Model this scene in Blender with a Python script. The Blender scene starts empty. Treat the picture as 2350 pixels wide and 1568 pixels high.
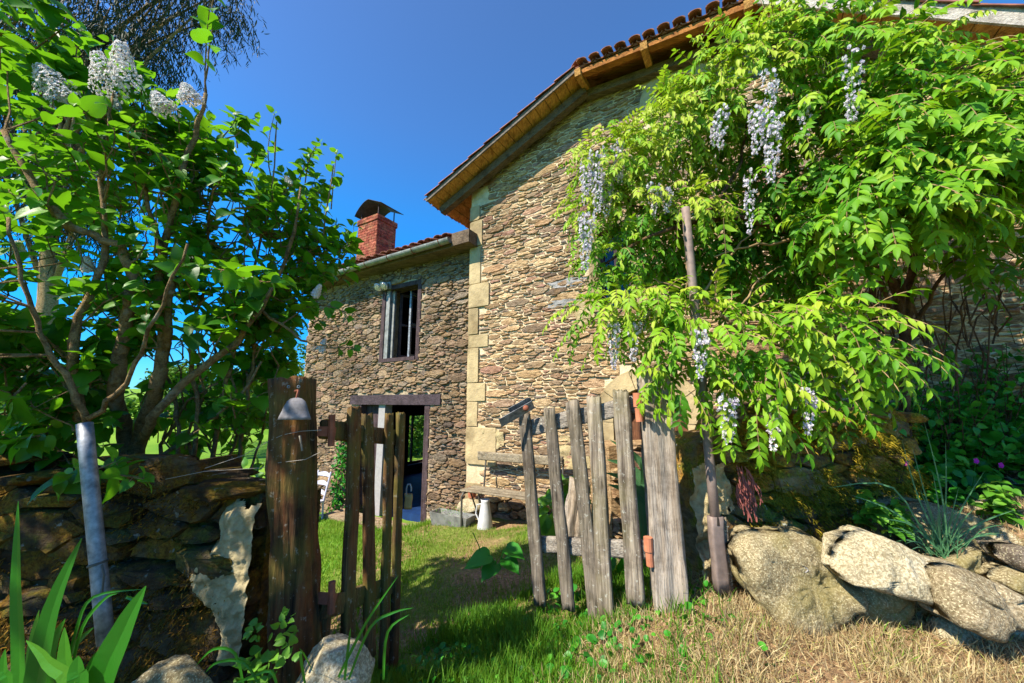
import bpy, math, random
import numpy as np
from mathutils import Vector, Matrix, noise, kdtree

R = math.radians
scene = bpy.context.scene
col = scene.collection

# ------------------------------------------------------------------ camera, sky, sun, exposure
F_PX, PITCH, EYE = 848.6, R(9.4), 1.3           # focal length in units of a 2350 px wide picture
cam_data = bpy.data.cameras.new('camera')
cam = bpy.data.objects.new('camera', cam_data); col.objects.link(cam)
cam_data.sensor_width = 36.0
cam_data.lens = 36.0 * F_PX / 2350.0
cam_data.clip_start, cam_data.clip_end = 0.05, 2000
cam.location = (0, 0, EYE)
cam.rotation_euler = (R(90) + PITCH, 0, 0)
scene.camera = cam

SUN_EL = R(47)
SUN_H = Vector((-0.835, -0.55, 0)).normalized()  # horizontal direction towards the sun
world = bpy.data.worlds.new('World'); scene.world = world
world.use_nodes = True
wn = world.node_tree
for nd in list(wn.nodes): wn.nodes.remove(nd)
sky = wn.nodes.new('ShaderNodeTexSky'); sky.sky_type = 'NISHITA'; sky.sun_disc = False
sky.sun_elevation = SUN_EL
sky.sun_rotation = math.atan2(SUN_H.x, SUN_H.y)
sky.air_density, sky.dust_density, sky.ozone_density = 1.0, 0.4, 2.5
hs = wn.nodes.new('ShaderNodeHueSaturation'); hs.inputs['Saturation'].default_value = 1.30
hs.inputs['Hue'].default_value = 0.493
bgn = wn.nodes.new('ShaderNodeBackground'); bgn.inputs['Strength'].default_value = 0.125
wo = wn.nodes.new('ShaderNodeOutputWorld')
tcw = wn.nodes.new('ShaderNodeTexCoord'); sxw = wn.nodes.new('ShaderNodeSeparateXYZ'); rpw = wn.nodes.new('ShaderNodeValToRGB')
wn.links.new(tcw.outputs['Generated'], sxw.inputs[0]); wn.links.new(sxw.outputs[2], rpw.inputs[0])
els = rpw.color_ramp.elements
els[0].position = 0.0; els[0].color = (0.25, 0.62, 0.95, 1)
els[1].position = 0.78; els[1].color = (1.35, 0.82, 0.90, 1)
for p_, c_ in ((0.12, (0.10, 0.55, 1.0, 1)), (0.30, (0.03, 0.74, 1.24, 1)), (0.46, (0.40, 0.82, 1.08, 1)), (0.62, (1.0, 0.82, 0.97, 1))):
    e_ = els.new(p_); e_.color = c_
mlw = wn.nodes.new('ShaderNodeMix'); mlw.data_type = 'RGBA'; mlw.blend_type = 'MULTIPLY'; mlw.inputs[0].default_value = 1.0
wn.links.new(sky.outputs[0], hs.inputs['Color']); wn.links.new(hs.outputs[0], mlw.inputs[6]); wn.links.new(rpw.outputs[0], mlw.inputs[7])
wn.links.new(mlw.outputs[2], bgn.inputs['Color'])
wn.links.new(bgn.outputs[0], wo.inputs['Surface'])
sl = bpy.data.lights.new('sun', 'SUN'); sl.energy = 5.0; sl.angle = R(0.53); sl.color = (1.0, 0.92, 0.78)
sun = bpy.data.objects.new('sun', sl); col.objects.link(sun)
sd = Vector((SUN_H.x * math.cos(SUN_EL), SUN_H.y * math.cos(SUN_EL), math.sin(SUN_EL)))
sun.rotation_euler = sd.to_track_quat('Z', 'Y').to_euler()
sun.location = sd * 30
scene.view_settings.view_transform = 'Standard'
scene.view_settings.look = 'None'
scene.view_settings.exposure = 1.1
scene.view_settings.gamma = 1.0
scene.render.engine = 'CYCLES'
scene.cycles.max_bounces = 6
scene.cycles.transparent_max_bounces = 8
scene.cycles.use_denoising = True

# ------------------------------------------------------------------ places
def ray(px, py):
    u = 784 - py
    return Vector((px - 1175, F_PX * math.cos(PITCH) - u * math.sin(PITCH), F_PX * math.sin(PITCH) + u * math.cos(PITCH)))
def at(px, py, Y):
    d = ray(px, py); k = Y / d.y
    return Vector((d.x * k, Y, EYE + d.z * k))
PH = R(30.6)
E1 = Vector((math.cos(PH), -math.sin(PH), 0)); E2 = Vector((math.sin(PH), math.cos(PH), 0))
def FP(s, t, z): return E1 * s + E2 * t + Vector((0, 0, z))     # house frame: along facade, into the house, up
TW, TM, TV = 5.06, 4.93, 4.45                                   # planes of wing facade, gable wall, verge edge

# ------------------------------------------------------------------ objects
def tag(o, label=None, cat=None, group=None, kind=None):
    if label: o['label'] = label
    if cat: o['category'] = cat
    if group: o['group'] = group
    if kind: o['kind'] = kind
    return o
def thing(name, loc, label, cat, group=None):
    o = bpy.data.objects.new(name, None); col.objects.link(o); o.location = loc
    o.empty_display_size = 0.1
    return tag(o, label, cat, group)
def wloc(o):
    v = Vector((0, 0, 0))
    while o is not None: v = v + Vector(o.location); o = o.parent
    return v
def link_mesh(name, me, mats, parent=None, loc=None):
    o = bpy.data.objects.new(name, me); col.objects.link(o)
    for m in (mats if isinstance(mats, (list, tuple)) else [mats]): me.materials.append(m)
    if parent is not None: o.parent = parent
    elif loc is not None: o.location = loc
    return o
def mesh(name, verts, faces, mats, parent=None, loc=None, smooth=False, mi=None, tone=None):
    """verts in world space; shifted to the parent's (or loc's) origin."""
    v = np.asarray(verts, dtype=np.float64).reshape(-1, 3)
    org = wloc(parent) if parent is not None else (Vector(loc) if loc is not None else Vector((0, 0, 0)))
    v = v - np.array(org)
    me = bpy.data.meshes.new(name)
    if isinstance(faces, np.ndarray):
        n, k = faces.shape
        me.vertices.add(len(v)); me.vertices.foreach_set('co', v.astype(np.float32).ravel())
        me.loops.add(n * k); me.loops.foreach_set('vertex_index', faces.astype(np.int32).ravel())
        me.polygons.add(n); me.polygons.foreach_set('loop_start', np.arange(0, n * k, k, dtype=np.int32))
        me.update(calc_edges=True); me.validate()
    else:
        me.from_pydata(v.tolist(), [], faces); me.update()
    if smooth: me.polygons.foreach_set('use_smooth', np.ones(len(me.polygons), dtype=bool))
    if mi is not None: me.polygons.foreach_set('material_index', np.asarray(mi, dtype=np.int32))
    if tone is not None:
        a = me.attributes.new('tone', 'FLOAT', 'POINT'); a.data.foreach_set('value', np.asarray(tone, dtype=np.float32))
    return link_mesh(name, me, mats, parent, loc)

class MB:
    """collects shapes into one mesh"""
    def __init__(self): self.v, self.f, self.m = [], [], []
    def add(self, vs, fs, mi=0):
        b = len(self.v); self.v.extend([tuple(p) for p in vs])
        self.f.extend([tuple(i + b for i in f) for f in fs]); self.m.extend([mi] * len(fs))
    def box(self, P, a, b, mi=0):
        """axis box from a to b in the frame P(s,t,z)"""
        (x0, y0, z0), (x1, y1, z1) = a, b
        vs = [P(x, y, z) for z in (z0, z1) for (x, y) in ((x0, y0), (x1, y0), (x1, y1), (x0, y1))]
        self.add(vs, [(3, 2, 1, 0), (4, 5, 6, 7), (0, 1, 5, 4), (1, 2, 6, 5), (2, 3, 7, 6), (3, 0, 4, 7)], mi)
    def bar(self, a, b, w, h, up=Vector((0, 0, 1)), mi=0):
        a, b = Vector(a), Vector(b); d = (b - a).normalized()
        s = d.cross(up)
        s = s.normalized() if s.length > 1e-6 else Vector((1, 0, 0))
        u = s.cross(d).normalized(); s = s * (w / 2); u = u * (h / 2)
        vs = [p + i * s + j * u for p in (a, b) for (i, j) in ((-1, -1), (1, -1), (1, 1), (-1, 1))]
        self.add(vs, [(0, 1, 2, 3), (7, 6, 5, 4), (0, 4, 5, 1), (1, 5, 6, 2), (2, 6, 7, 3), (3, 7, 4, 0)], mi)
    def tube(self, pts, rad, n=7, mi=0, cap=True):
        pts = [Vector(p) for p in pts]
        if not isinstance(rad, (list, tuple)): rad = [rad] * len(pts)
        u = None; b = len(self.v); vs = []
        for i, p in enumerate(pts):
            d = (pts[min(i + 1, len(pts) - 1)] - pts[max(i - 1, 0)])
            d = d.normalized() if d.length > 1e-9 else Vector((0, 0, 1))
            if u is None: u = d.orthogonal().normalized()
            else:
                u = u - d * u.dot(d); u = u.normalized() if u.length > 1e-6 else d.orthogonal().normalized()
            w = d.cross(u)
            for k in range(n):
                a = 2 * math.pi * k / n
                vs.append(p + (u * math.cos(a) + w * math.sin(a)) * rad[i])
        fs = [(i * n + k, i * n + (k + 1) % n, (i + 1) * n + (k + 1) % n, (i + 1) * n + k) for i in range(len(pts) - 1) for k in range(n)]
        if cap: fs += [tuple(range(n - 1, -1, -1)), tuple((len(pts) - 1) * n + k for k in range(n))]
        self.add(vs, fs, mi)
    def lathe(self, org, prof, n=20, mi=0, axis=Vector((0, 0, 1)), arc=2 * math.pi, a0=0):
        org = Vector(org); axis = axis.normalized(); u = axis.orthogonal().normalized(); w = axis.cross(u)
        full = abs(arc - 2 * math.pi) < 1e-6; cnt = n if full else n + 1; vs = []
        for (r, h) in prof:
            for k in range(cnt):
                a = a0 + arc * k / n
                vs.append(org + axis * h + (u * math.cos(a) + w * math.sin(a)) * r)
        fs = [(i * cnt + k, i * cnt + (k + 1) % cnt, (i + 1) * cnt + (k + 1) % cnt, (i + 1) * cnt + k)
              for i in range(len(prof) - 1) for k in range(n if full else n)]
        self.add(vs, fs, mi)
    def done(self, name, mats, parent=None, loc=None, smooth=False):
        return mesh(name, self.v, self.f, mats, parent, loc, smooth, self.m)

# ------------------------------------------------------------------ materials
class NT:
    def __init__(self, name):
        self.m = bpy.data.materials.new(name); self.m.use_nodes = True
        self.t = self.m.node_tree; self.n = self.t.nodes
        for x in list(self.n): self.n.remove(x)
        self.out = self.n.new('ShaderNodeOutputMaterial')
    def L(self, a, b): self.t.links.new(a, b)
    def put(self, sock, v):
        if hasattr(v, 'is_linked') or hasattr(v, 'links'): self.L(v, sock)
        elif isinstance(v, (tuple, list)) and len(v) == 3 and sock.type == 'RGBA': sock.default_value = (*v, 1)
        else: sock.default_value = v
    def coord(self, kind='Object', scale=(1, 1, 1), rot=(0, 0, 0)):
        c = self.n.new('ShaderNodeTexCoord'); mp = self.n.new('ShaderNodeMapping')
        mp.inputs['Scale'].default_value = scale; mp.inputs['Rotation'].default_value = rot
        self.L(c.outputs[kind], mp.inputs['Vector']); return mp.outputs[0]
    def noise(self, vec, scale, detail=4, rough=0.55, dist=0.0):
        x = self.n.new('ShaderNodeTexNoise'); self.L(vec, x.inputs['Vector'])
        x.inputs['Scale'].default_value = scale; x.inputs['Detail'].default_value = detail
        x.inputs['Roughness'].default_value = rough; x.inputs['Distortion'].default_value = dist
        return x.outputs['Fac']
    def voro(self, vec, scale, feat='F1', out='Distance'):
        x = self.n.new('ShaderNodeTexVoronoi'); x.feature = feat; self.L(vec, x.inputs['Vector'])
        x.inputs['Scale'].default_value = scale; return x.outputs[out]
    def ramp(self, fac, stops, interp='LINEAR'):
        r = self.n.new('ShaderNodeValToRGB'); r.color_ramp.interpolation = interp
        el = r.color_ramp.elements
        while len(el) < len(stops): el.new(0.5)
        for i, (p, c) in enumerate(stops):
            el[i].position = p
            el[i].color = (c, c, c, 1) if isinstance(c, (int, float)) else (*c, 1)
        self.L(fac, r.inputs[0]); return r.outputs[0]
    def mix(self, fac, a, b, mode='MIX'):
        x = self.n.new('ShaderNodeMix'); x.data_type = 'RGBA'; x.blend_type = mode
        self.put(x.inputs[0], fac); self.put(x.inputs[6], a); self.put(x.inputs[7], b); return x.outputs[2]
    def math(self, op, a, b=0.0):
        x = self.n.new('ShaderNodeMath'); x.operation = op; self.put(x.inputs[0], a); self.put(x.inputs[1], b); return x.outputs[0]
    def island(self):
        return self.n.new('ShaderNodeNewGeometry').outputs['Random Per Island']
    def up(self):
        g = self.n.new('ShaderNodeNewGeometry'); s = self.n.new('ShaderNodeSeparateXYZ'); self.L(g.outputs['Normal'], s.inputs[0]); return s.outputs[2]
    def attr(self, name):
        a = self.n.new('ShaderNodeAttribute'); a.attribute_name = name; return a.outputs['Fac']
    def bump(self, h, strength=0.5, dist=0.01):
        b = self.n.new('ShaderNodeBump'); b.inputs['Strength'].default_value = strength; b.inputs['Distance'].default_value = dist
        self.L(h, b.inputs['Height']); return b.outputs[0]
    def bsdf(self, color, rough=0.8, metal=0.0, normal=None, spec=0.3):
        p = self.n.new('ShaderNodeBsdfPrincipled')
        self.put(p.inputs['Base Color'], color); self.put(p.inputs['Roughness'], rough)
        p.inputs['Metallic'].default_value = metal; p.inputs['Specular IOR Level'].default_value = spec
        if normal is not None: self.L(normal, p.inputs['Normal'])
        self.p = p; return p.outputs[0]
    def finish(self, sh): self.L(sh, self.out.inputs['Surface']); return self.m

def m_simple(name, c, rough=0.7, metal=0.0, var=0.25, sc=14, spec=0.3, bump=0.15):
    t = NT(name); v = t.coord(); nz = t.noise(v, sc, 5)
    dark = tuple(x * (1 - var) for x in c); lite = tuple(min(1, x * (1 + var)) for x in c)
    return t.finish(t.bsdf(t.ramp(nz, [(0.3, dark), (0.7, lite)]), rough, metal, t.bump(nz, bump, 0.01), spec))

def m_leaf(name, stops, trans=(0.25, 0.45, 0.02), tfac=0.35, rough=0.42, spec=0.45, use='island', veins=0.0):
    t = NT(name)
    f = t.island() if use == 'island' else t.attr('tone')
    v = t.coord()
    nz = t.noise(v, 30, 3)
    c = t.ramp(f, stops)
    c = t.mix(t.math('MULTIPLY', nz, 0.35), c, t.mix(1.0, c, (0.45, 0.55, 0.35), 'MULTIPLY'))
    d = t.bsdf(c, rough, 0, t.bump(t.noise(v, 90, 2), 0.25, 0.003), spec)
    tr = t.n.new('ShaderNodeBsdfTranslucent')
    t.L(t.mix(1.0, c, tuple(x for x in trans), 'MULTIPLY') if False else t.mix(0.5, c, trans), tr.inputs['Color'])
    mx = t.n.new('ShaderNodeMixShader'); mx.inputs[0].default_value = tfac
    t.L(d, mx.inputs[1]); t.L(tr.outputs[0], mx.inputs[2])
    return t.finish(mx.outputs[0])

def m_rubble(name, stops, stain=0.6, stain_c=(0.30, 0.27, 0.22), sc=1.0, lichen=0.0, strata=3.0):
    t = NT(name); v = t.coord(); vs = t.coord('Object', (1, 1, strata))
    c = t.ramp(t.island(), stops)
    n1 = t.noise(vs, 13 * sc, 7, 0.68, 0.3); n2 = t.noise(v, 75 * sc, 4, 0.65); n3 = t.noise(v, 5 * sc, 4, 0.5)
    c = t.mix(t.ramp(n1, [(0.40, 0.85), (0.56, 0.0)]), c, t.mix(1.0, c, (0.42, 0.36, 0.31), 'MULTIPLY'))
    c = t.mix(t.ramp(n1, [(0.58, 0.0), (0.72, 0.55)]), c, t.mix(1.0, c, (1.7, 1.65, 1.5), 'MULTIPLY'))
    c = t.mix(t.ramp(n2, [(0.38, 0.6), (0.55, 0.0)]), c, t.mix(1.0, c, (0.5, 0.46, 0.42), 'MULTIPLY'))
    c = t.mix(t.ramp(n3, [(0.48, 0.0), (0.68, 0.45)]), c, (0.36, 0.22, 0.10))
    big = t.noise(v, 0.9, 4, 0.6)
    c = t.mix(t.ramp(big, [(0.50, 0.0), (0.66, stain)]), c, t.mix(1.0, c, stain_c, 'MULTIPLY'))
    if lichen: c = t.mix(t.ramp(t.noise(v, 9, 3), [(0.62, 0.0), (0.7, lichen)]), c, (0.42, 0.42, 0.36))
    h = t.math('ADD', t.math('MULTIPLY', n1, 1.0), t.math('MULTIPLY', n2, 0.4))
    return t.finish(t.bsdf(c, 0.88, 0, t.bump(h, 1.0, 0.035), 0.2))

def m_mortar(name, a, b, sc=1.0, dark=0.5):
    t = NT(name); v = t.coord()
    n1 = t.noise(v, 9 * sc, 6, 0.65); n2 = t.noise(v, 60 * sc, 5, 0.7); big = t.noise(v, 1.1, 4, 0.6)
    c = t.ramp(n1, [(0.35, a), (0.65, b)])
    c = t.mix(t.ramp(big, [(0.48, 0.0), (0.66, dark)]), c, t.mix(1.0, c, (0.40, 0.37, 0.34), 'MULTIPLY'))
    return t.finish(t.bsdf(c, 0.95, 0, t.bump(t.math('ADD', n1, t.math('MULTIPLY', n2, 0.7)), 0.9, 0.02), 0.1))

def m_wood(name, base, dark, lich=(0.45, 0.45, 0.38), lf=0.3, warm=None, wf=0.0, axis='Z', grain=1.0, green=0.0):
    t = NT(name)
    sc = {'Z': (1, 1, 0.045), 'X': (0.045, 1, 1), 'Y': (1, 0.045, 1)}[axis]
    v = t.coord('Object', sc); vo = t.coord()
    g1 = t.noise(v, 55 * grain, 6, 0.65, 0.4); g2 = t.noise(v, 190 * grain, 4, 0.6); blot = t.noise(vo, 7, 5, 0.65)
    c = t.ramp(g1, [(0.32, dark), (0.50, tuple(0.6 * x + 0.4 * y for x, y in zip(base, dark))), (0.68, base)])
    c = t.mix(t.ramp(g2, [(0.35, 0.55), (0.55, 0.0)]), c, tuple(x * 0.35 for x in dark))
    if warm: c = t.mix(t.math('MULTIPLY', t.ramp(t.noise(v, 14, 4, 0.6), [(0.42, 0.0), (0.62, 1.0)]), wf), c, warm)
    c = t.mix(t.ramp(blot, [(0.48, 0.0), (0.62, 0.6)]), c, t.mix(1.0, c, (0.38, 0.35, 0.32), 'MULTIPLY'))
    if green: c = t.mix(t.math('MULTIPLY', t.ramp(t.noise(vo, 4, 4), [(0.45, 0.0), (0.6, 1.0)]), green), c, (0.14, 0.13, 0.02))
    c = t.mix(t.math('MULTIPLY', t.ramp(t.noise(vo, 34, 5, 0.7), [(0.60, 0.0), (0.66, 1.0)]), lf), c, lich)
    h = t.math('ADD', g1, t.math('MULTIPLY', g2, 0.6))
    return t.finish(t.bsdf(c, 0.85, 0, t.bump(h, 0.9, 0.012), 0.2))

def m_rock(name, a, b, c2, sc=1.0, moss=None, mf=0.0):
    t = NT(name); v = t.coord()
    n1 = t.noise(v, 6 * sc, 7, 0.65); n2 = t.noise(v, 70 * sc, 4, 0.7); sp = t.noise(v, 140 * sc, 2, 0.5)
    c = t.ramp(n1, [(0.3, a), (0.55, b), (0.75, c2)])
    c = t.mix(t.ramp(n2, [(0.42, 0.75), (0.58, 0.0)]), c, t.mix(1.0, c, (0.42, 0.37, 0.28), 'MULTIPLY'))
    c = t.mix(t.ramp(sp, [(0.58, 0.0), (0.66, 0.6)]), c, (0.62, 0.56, 0.34))
    if moss: c = t.mix(t.math('MULTIPLY', t.ramp(t.noise(v, 3.5, 5, 0.6), [(0.46, 0.0), (0.6, 1.0)]), mf), c, moss)
    return t.finish(t.bsdf(c, 0.9, 0, t.bump(t.math('ADD', n1, t.math('MULTIPLY', n2, 0.35)), 0.8, 0.03), 0.2))

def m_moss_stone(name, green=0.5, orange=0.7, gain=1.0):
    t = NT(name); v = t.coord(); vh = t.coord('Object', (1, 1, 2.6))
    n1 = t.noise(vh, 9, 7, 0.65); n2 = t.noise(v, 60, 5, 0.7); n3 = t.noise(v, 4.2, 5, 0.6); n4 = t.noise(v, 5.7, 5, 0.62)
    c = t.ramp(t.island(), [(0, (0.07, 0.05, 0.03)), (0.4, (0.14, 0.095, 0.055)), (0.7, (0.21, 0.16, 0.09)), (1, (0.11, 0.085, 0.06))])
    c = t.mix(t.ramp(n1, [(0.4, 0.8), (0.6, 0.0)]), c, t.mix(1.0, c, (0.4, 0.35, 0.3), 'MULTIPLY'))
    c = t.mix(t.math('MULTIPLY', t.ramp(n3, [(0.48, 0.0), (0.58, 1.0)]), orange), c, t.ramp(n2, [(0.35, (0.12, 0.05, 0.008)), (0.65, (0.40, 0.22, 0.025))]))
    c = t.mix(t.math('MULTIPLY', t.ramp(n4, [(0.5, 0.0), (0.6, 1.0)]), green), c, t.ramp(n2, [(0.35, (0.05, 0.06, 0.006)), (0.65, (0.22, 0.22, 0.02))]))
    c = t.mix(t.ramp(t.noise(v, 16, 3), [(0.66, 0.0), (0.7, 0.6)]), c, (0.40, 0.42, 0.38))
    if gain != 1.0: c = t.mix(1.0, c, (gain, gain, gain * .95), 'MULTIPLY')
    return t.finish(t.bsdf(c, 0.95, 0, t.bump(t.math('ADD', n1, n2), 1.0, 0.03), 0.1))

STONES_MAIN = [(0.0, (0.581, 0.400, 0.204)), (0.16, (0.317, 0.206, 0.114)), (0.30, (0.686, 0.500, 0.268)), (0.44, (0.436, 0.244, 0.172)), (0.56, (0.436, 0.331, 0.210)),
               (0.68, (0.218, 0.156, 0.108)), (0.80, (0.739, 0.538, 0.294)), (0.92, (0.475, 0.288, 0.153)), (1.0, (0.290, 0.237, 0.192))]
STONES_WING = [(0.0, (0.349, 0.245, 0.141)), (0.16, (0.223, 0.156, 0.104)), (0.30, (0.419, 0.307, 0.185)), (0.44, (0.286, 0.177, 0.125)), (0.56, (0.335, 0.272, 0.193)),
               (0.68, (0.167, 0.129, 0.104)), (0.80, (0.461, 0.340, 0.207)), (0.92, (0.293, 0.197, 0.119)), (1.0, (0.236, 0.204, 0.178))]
M = {}
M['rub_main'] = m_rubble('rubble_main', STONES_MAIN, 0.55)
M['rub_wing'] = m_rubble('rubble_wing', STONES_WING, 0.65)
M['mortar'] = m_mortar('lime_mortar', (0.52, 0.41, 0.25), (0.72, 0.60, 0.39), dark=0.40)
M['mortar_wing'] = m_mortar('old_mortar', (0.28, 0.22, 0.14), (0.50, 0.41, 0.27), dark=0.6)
M['ashlar'] = m_mortar('ashlar', (0.33, 0.255, 0.14), (0.50, 0.39, 0.21), 0.30, dark=0.85)
M['lime'] = m_mortar('lime_patch', (0.30, 0.235, 0.115), (0.54, 0.44, 0.24), 1.6, dark=0.2)
M['cement'] = m_mortar('cement_patch', (0.24, 0.235, 0.225), (0.34, 0.33, 0.31), 1.0, dark=0.2)
M['tile'] = m_simple('clay_tile', (0.22, 0.085, 0.05), 0.85, var=0.55, sc=9)
M['soffit'] = m_wood('soffit_pine', (0.62, 0.33, 0.09), (0.34, 0.15, 0.035), lf=0.05, axis='Y', grain=0.6)
M['eave_pine'] = m_wood('eave_pine', (0.42, 0.17, 0.035), (0.22, 0.075, 0.015), lf=0.02, axis='X', grain=0.5)
M['rafter'] = m_wood('old_rafter', (0.20, 0.14, 0.09), (0.08, 0.055, 0.035), lf=0.1, axis='X', grain=0.7)
M['fascia'] = m_wood('grey_fascia', (0.55, 0.50, 0.44), (0.32, 0.28, 0.24), lf=0.1, axis='X', grain=0.6)
M['barge'] = m_wood('barge_board', (0.22, 0.18, 0.15), (0.09, 0.07, 0.055), lf=0.1, axis='X', grain=0.6)
M['zinc'] = m_simple('zinc', (0.23, 0.23, 0.21), 0.6, 0.4, var=0.4, sc=10)
M['galv'] = m_simple('galvanised_steel', (0.22, 0.23, 0.24), 0.55, 0.5, var=0.55, sc=30)
M['brick'] = m_rubble('chimney_brick', [(0, (0.27, 0.06, 0.04)), (0.4, (0.40, 0.10, 0.06)), (0.75, (0.48, 0.15, 0.09)), (1, (0.20, 0.055, 0.04))], 0.2, strata=1.0)
M['brick_joint'] = m_mortar('brick_joint', (0.34, 0.24, 0.18), (0.46, 0.34, 0.26), dark=0.2)
M['cowl'] = m_simple('rusty_cowl', (0.035, 0.02, 0.022), 0.7, 0.3, var=0.5)
M['dark_frame'] = m_wood('stained_frame', (0.10, 0.065, 0.07), (0.035, 0.022, 0.022), lf=0.15, axis='Z', grain=0.7)
M['lintel'] = m_wood('stained_lintel', (0.085, 0.06, 0.068), (0.035, 0.025, 0.03), lf=0.1, axis='X', grain=0.6)
M['white_wood'] = m_simple('white_paint', (0.30, 0.28, 0.27), 0.6, var=0.12, sc=20)
M['chair_paint'] = m_simple('chair_paint', (0.50, 0.48, 0.58), 0.6, var=0.1, sc=20)
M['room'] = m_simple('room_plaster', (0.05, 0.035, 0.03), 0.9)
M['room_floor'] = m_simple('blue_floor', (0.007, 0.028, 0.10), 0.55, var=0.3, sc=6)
M['door_brown'] = m_wood('door_brown', (0.20, 0.085, 0.04), (0.07, 0.03, 0.018), lf=0.0, axis='Z', grain=0.6)
M['gate_grey'] = m_wood('weathered_gate', (0.42, 0.355, 0.265), (0.085, 0.065, 0.048), lf=0.6, grain=0.6, green=0.25)
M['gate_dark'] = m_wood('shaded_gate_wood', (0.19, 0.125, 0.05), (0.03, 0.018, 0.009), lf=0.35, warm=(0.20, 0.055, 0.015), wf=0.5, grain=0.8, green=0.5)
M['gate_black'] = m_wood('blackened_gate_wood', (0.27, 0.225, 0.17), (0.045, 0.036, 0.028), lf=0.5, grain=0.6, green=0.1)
M['rail_grey'] = m_wood('gate_rail', (0.36, 0.32, 0.26), (0.13, 0.11, 0.09), lf=0.9, axis='X', grain=0.8)
M['post_grey'] = m_wood('weathered_post', (0.47, 0.41, 0.335), (0.19, 0.155, 0.12), lf=0.12, warm=(0.36, 0.25, 0.14), wf=0.35, grain=0.75)
M['post_dark'] = m_wood('old_oak_post', (0.125, 0.072, 0.028), (0.010, 0.006, 0.004), lf=0.25, warm=(0.17, 0.045, 0.012), wf=0.7, grain=0.42, green=0.35)
M['rust'] = m_simple('rust', (0.26, 0.085, 0.045), 0.8, 0.2, var=0.4)
M['clay_red'] = m_simple('rust_red_sleeve', (0.42, 0.15, 0.075), 0.75, var=0.3)
M['pole'] = m_simple('painted_pole', (0.20, 0.15, 0.125), 0.65, 0.2, var=0.25, sc=22)
M['bell'] = m_simple('lead_bell', (0.15, 0.14, 0.145), 0.75, 0.1, var=0.45, sc=30)
M['wire'] = m_simple('wire', (0.30, 0.26, 0.21), 0.7, 0.2)
M['brass'] = m_simple('padlock_brass', (0.30, 0.20, 0.07), 0.6, 0.2)
M['terracotta'] = m_simple('terracotta', (0.38, 0.12, 0.06), 0.8)
M['enamel'] = m_simple('grey_enamel', (0.55, 0.55, 0.55), 0.45, 0.2, var=0.15)
M['bench'] = m_wood('bench_board', (0.36, 0.30, 0.20), (0.15, 0.12, 0.08), lf=0.5, axis='X', grain=0.8)
M['iron'] = m_simple('dark_iron', (0.09, 0.085, 0.07), 0.6, 0.4)
M['rock'] = m_rock('granite', (0.21, 0.17, 0.09), (0.34, 0.28, 0.16), (0.42, 0.36, 0.23), moss=(0.15, 0.125, 0.03), mf=0.6)
M['rock_brown'] = m_rock('brown_granite', (0.20, 0.16, 0.09), (0.34, 0.275, 0.17), (0.42, 0.35, 0.23))
M['pebble'] = m_rubble('pebble', [(0, (0.22, 0.15, 0.09)), (0.5, (0.36, 0.28, 0.18)), (1, (0.50, 0.44, 0.33))], 0.2)
M['rock_pale'] = m_rock('pale_granite', (0.34, 0.29, 0.18), (0.47, 0.41, 0.27), (0.55, 0.50, 0.38))
M['slate'] = m_rock('slate', (0.10, 0.08, 0.06), (0.20, 0.16, 0.12), (0.30, 0.25, 0.18))
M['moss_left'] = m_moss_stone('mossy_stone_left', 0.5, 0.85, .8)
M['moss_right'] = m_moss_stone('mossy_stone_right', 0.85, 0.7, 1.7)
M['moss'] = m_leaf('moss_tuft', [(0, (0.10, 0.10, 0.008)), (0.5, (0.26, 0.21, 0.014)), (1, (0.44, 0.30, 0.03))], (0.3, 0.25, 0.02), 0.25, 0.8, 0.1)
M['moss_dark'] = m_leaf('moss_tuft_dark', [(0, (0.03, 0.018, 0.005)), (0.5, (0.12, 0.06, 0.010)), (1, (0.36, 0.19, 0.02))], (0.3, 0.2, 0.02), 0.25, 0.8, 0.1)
M['bark'] = m_rubble('lilac_bark', [(0, (0.36, 0.25, 0.12)), (1, (0.42, 0.29, 0.14))], 0.8, (0.25, 0.22, 0.15), 2.0, lichen=0.5, strata=1.0)
M['bark_dark'] = m_rubble('vine_bark', [(0, (0.10, 0.055, 0.03)), (1, (0.13, 0.075, 0.045))], 0.5, (0.5, 0.5, 0.5), 2.0, strata=.4)
M['twig'] = m_simple('vine_twig', (0.26, 0.17, 0.08), 0.8)
M['lilac_leaf'] = m_leaf('lilac_leaf', [(0, (0.018, 0.105, 0.005)), (0.4, (0.035, 0.18, 0.007)), (0.75, (0.075, 0.26, 0.010)), (0.93, (0.15, 0.35, 0.014)), (1, (0.22, 0.36, 0.03))], (0.26, 0.60, 0.01), 0.45, 0.46, 0.35)
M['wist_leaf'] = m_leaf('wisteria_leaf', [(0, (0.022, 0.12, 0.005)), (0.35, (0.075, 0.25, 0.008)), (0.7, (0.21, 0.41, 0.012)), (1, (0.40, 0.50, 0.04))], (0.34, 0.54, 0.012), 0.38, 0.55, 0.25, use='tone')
M['euc_leaf'] = m_leaf('gum_leaf', [(0, (0.014, 0.026, 0.012)), (1, (0.034, 0.052, 0.022))], (0.05, 0.08, 0.02), 0.12, 0.6, 0.15)
M['tree_leaf'] = m_leaf('far_leaf', [(0, (0.03, 0.10, 0.010)), (1, (0.10, 0.22, 0.02))], (0.15, 0.3, 0.02), 0.3, 0.6, 0.2)
M['cover_leaf'] = m_leaf('cover_leaf', [(0, (0.015, 0.14, 0.010)), (0.6, (0.04, 0.25, 0.016)), (1, (0.11, 0.38, 0.025))], (0.08, 0.35, 0.01), 0.3, 0.45, 0.35)
M['nettle_leaf'] = m_leaf('nettle_leaf', [(0, (0.05, 0.19, 0.012)), (1, (0.15, 0.34, 0.03))], (0.25, 0.48, 0.02), 0.3, 0.5, 0.3)
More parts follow.
